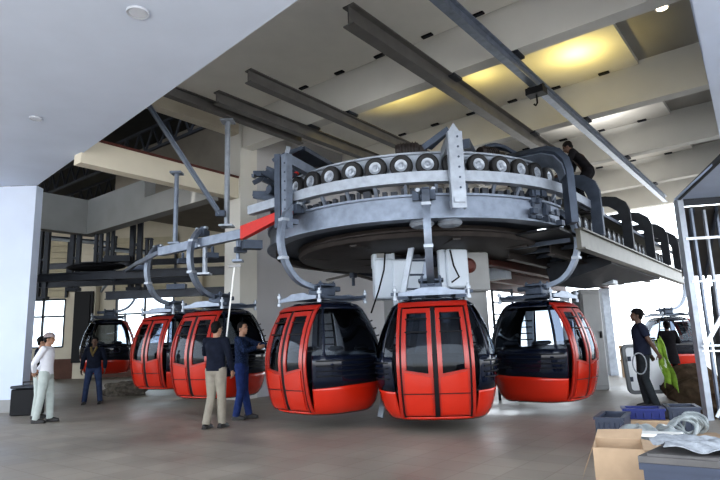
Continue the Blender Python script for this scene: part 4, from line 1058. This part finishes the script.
person(V((4.50, 10.85, 3.66)), face(-.8, .5), 'man in dark clothes crouched on top of the machine beside the curved portal', dict(pel=(0, -.12, .86), hipR=(.09, -.12, .83), hipL=(-.09, -.12, .83), chest=(0, .02, 1.14), neck=(0, .14, 1.31), head=(0, .22, 1.43), shR=(.185, .1, 1.27), shL=(-.185, .1, 1.27), elR=(.22, .2, 1.0), wrR=(.18, .38, .86), elL=(-.22, .2, 1.0), wrL=(-.18, .38, .86), haR=(0, .8, -.5), haL=(0, .8, -.5), knR=(.12, .1, .5), knL=(-.12, .1, .5)), skin='skind', shirt='kurta', trousers='kurta', headpitch=-.5)
person(V((4.98, 10.25, 0)), face(-1, .35), 'man in black cap and navy T-shirt looking left, holding a green vest behind him', dict(elR=(.24, -.12, 1.14), wrR=(.2, -.14, .90), elL=(-.26, -.10, 1.15), wrL=(-.2, -.22, .92), haR=(-.2, -.4, -.8), haL=(.2, -.4, -.8), knR=(.12, .05, .5), anR=(.12, .0, .09), anL=(-.12, -.1, .09), curl=1.2), skin='skind', shirt='tee', trousers='jeand', sleeves='short', hat='cap', h=1.74, headpitch=.15, build=1.18)
person(V((7.74, 14.5, 0)), face(.1, 1), 'woman in black tunic with hair in a bun, back to the camera at the opening', dict(elR=(.27, .0, 1.15), wrR=(.12, .17, 1.16), elL=(-.27, .0, 1.15), wrL=(-.12, .17, 1.18), haR=(-1, .1, 0), haL=(1, .1, 0)), skin='skind', hair='bun', shirt='kurta', trousers='kurta', tunic=.35, h=1.58, build=1.08)
# hi-viz vest hanging from his hand
o = thing('hi_viz_vest', V((5.25, 10.1, .2)), 'bright green hi-viz vest hanging from the hand of the man in the cap', 'vest')
def vest(u, v_): return (5.10 + .09 * u * (1 + 2.6 * v_ * (1 - .35 * v_)) + .2 * v_ * .6 + .02 * sin(11 * v_), 10.0 + .04 * sin(14 * u) * (.4 + v_) + .05 * v_, 1.16 - .80 * v_ - .08 * sin(5 * u + 3 * v_) + .03 * sin(13 * u))
MB().sheet(vest, 14, 20, .012).build('vest_fabric', M['hiviz'], o, ang=80)
MB().sheet(lambda u, v_: V(vest(u, .48 + .09 * v_)) + V((0, -.012, 0)), 12, 2, .004).build('reflective_band', M['hivizs'], o)
# belt rope
o = thing('rope_loop', V((4.83, 10.1, .55)), 'pale rope loop hanging at the hip of the man in the cap', 'rope')
pts = [(4.86 + .12 * cos(t) - .06, 10.03, .78 + .18 * sin(t)) for t in [2 * pi * k / 20 for k in range(21)]]
MB().sweep(pts, .012, 8, caps=False).build('rope', M['cloth'], o)
# window cleaning pole
o = thing('cleaning_pole', V((-2.52, 9.98, 1.32)), 'long white cleaning pole with small brush held by the man in khaki trousers', 'pole')
MB().tube((-2.44, 10.02, 1.25), (-2.28, 10.0, 2.72), .014, 10).build('shaft', M['whitep'], o)
MB().box((-2.27, 10.0, 2.74), (.22, .03, .05)).build('brush_head', M['greybox'], o, smooth=False)

# ------------------------------------------------------------------ lamps and sky
def lamp(kind, name, loc, energy, color, size=.1, rot=None, **kw):
    l = bpy.data.lights.new(name, kind); l.energy = energy; l.color = color
    if kind == 'AREA': l.shape = 'RECTANGLE'; l.size = size; l.size_y = kw.get('sy', size)
    elif kind == 'SUN': l.angle = size
    else: l.shadow_soft_size = size
    o = bpy.data.objects.new(name, l); COL.objects.link(o); o.location = loc
    if rot: o.rotation_euler = rot
    return o
for a, b, e in ((1.15, 1.25, 42), (2.5, -2.9, 32), (2.0, -.8, 12)):  # last, weaker one is added to spread the glow between the other two
    lamp('SPOT', 'warm_lamp', W(a, b, 6.95), e * 1.3, (1, .80, .26), .08, rot=(pi, 0, 0)).data.spot_size = radians(150)
for a, b in ((6.2, -2.2), (10.2, -1.8), (14, -1.5)):
    lamp('SPOT', 'panel_fill_lamp', W(a, b, 6.9), 90, (1, .98, .95), .1, rot=(pi, 0, 0)).data.spot_size = radians(155)  # added fill, stands in for daylight on the far ceiling panels
lamp('SPOT', 'downlight_lamp', W(2.04, -4.72, 7.5), 30, (1, .9, .7), .08)
lamp('SUN', 'sun', (0, -20, 30), 5, (1, .96, .9), .01, rot=(radians(25), 0, radians(-12)))
w = bpy.data.worlds.new('World'); SC.world = w; w.use_nodes = True
bg = w.node_tree.nodes['Background']; bg.inputs[0].default_value = (.86, .93, 1.0, 1); bg.inputs[1].default_value = 3.8

# ------------------------------------------------------------------ camera
cam = bpy.data.cameras.new('Camera'); co = bpy.data.objects.new('Camera', cam); COL.objects.link(co)
cam.sensor_width = 36; cam.lens = 36 * 560 / 720; cam.clip_end = 400
co.location = (0, 0, 1.3)
pt_, rl = radians(10.4), radians(1.98)
co.rotation_mode = 'QUATERNION'
Rm = Matrix.Rotation(pi / 2 + pt_, 4, 'X') @ Matrix.Rotation(-rl, 4, 'Z')
co.rotation_quaternion = Rm.to_quaternion()
SC.camera = co
SC.view_settings.view_transform = 'Standard'; SC.view_settings.look = 'Medium High Contrast'
SC.view_settings.exposure = 0.3
SC.cycles.max_bounces = 10; SC.cycles.diffuse_bounces = 6; SC.cycles.transparent_max_bounces = 16; SC.cycles.sample_clamp_indirect = 6
SC.cycles.use_denoising = True
try: SC.cycles.denoiser = 'OPENIMAGEDENOISE'
except Exception: pass
SC.cycles.use_adaptive_sampling = True
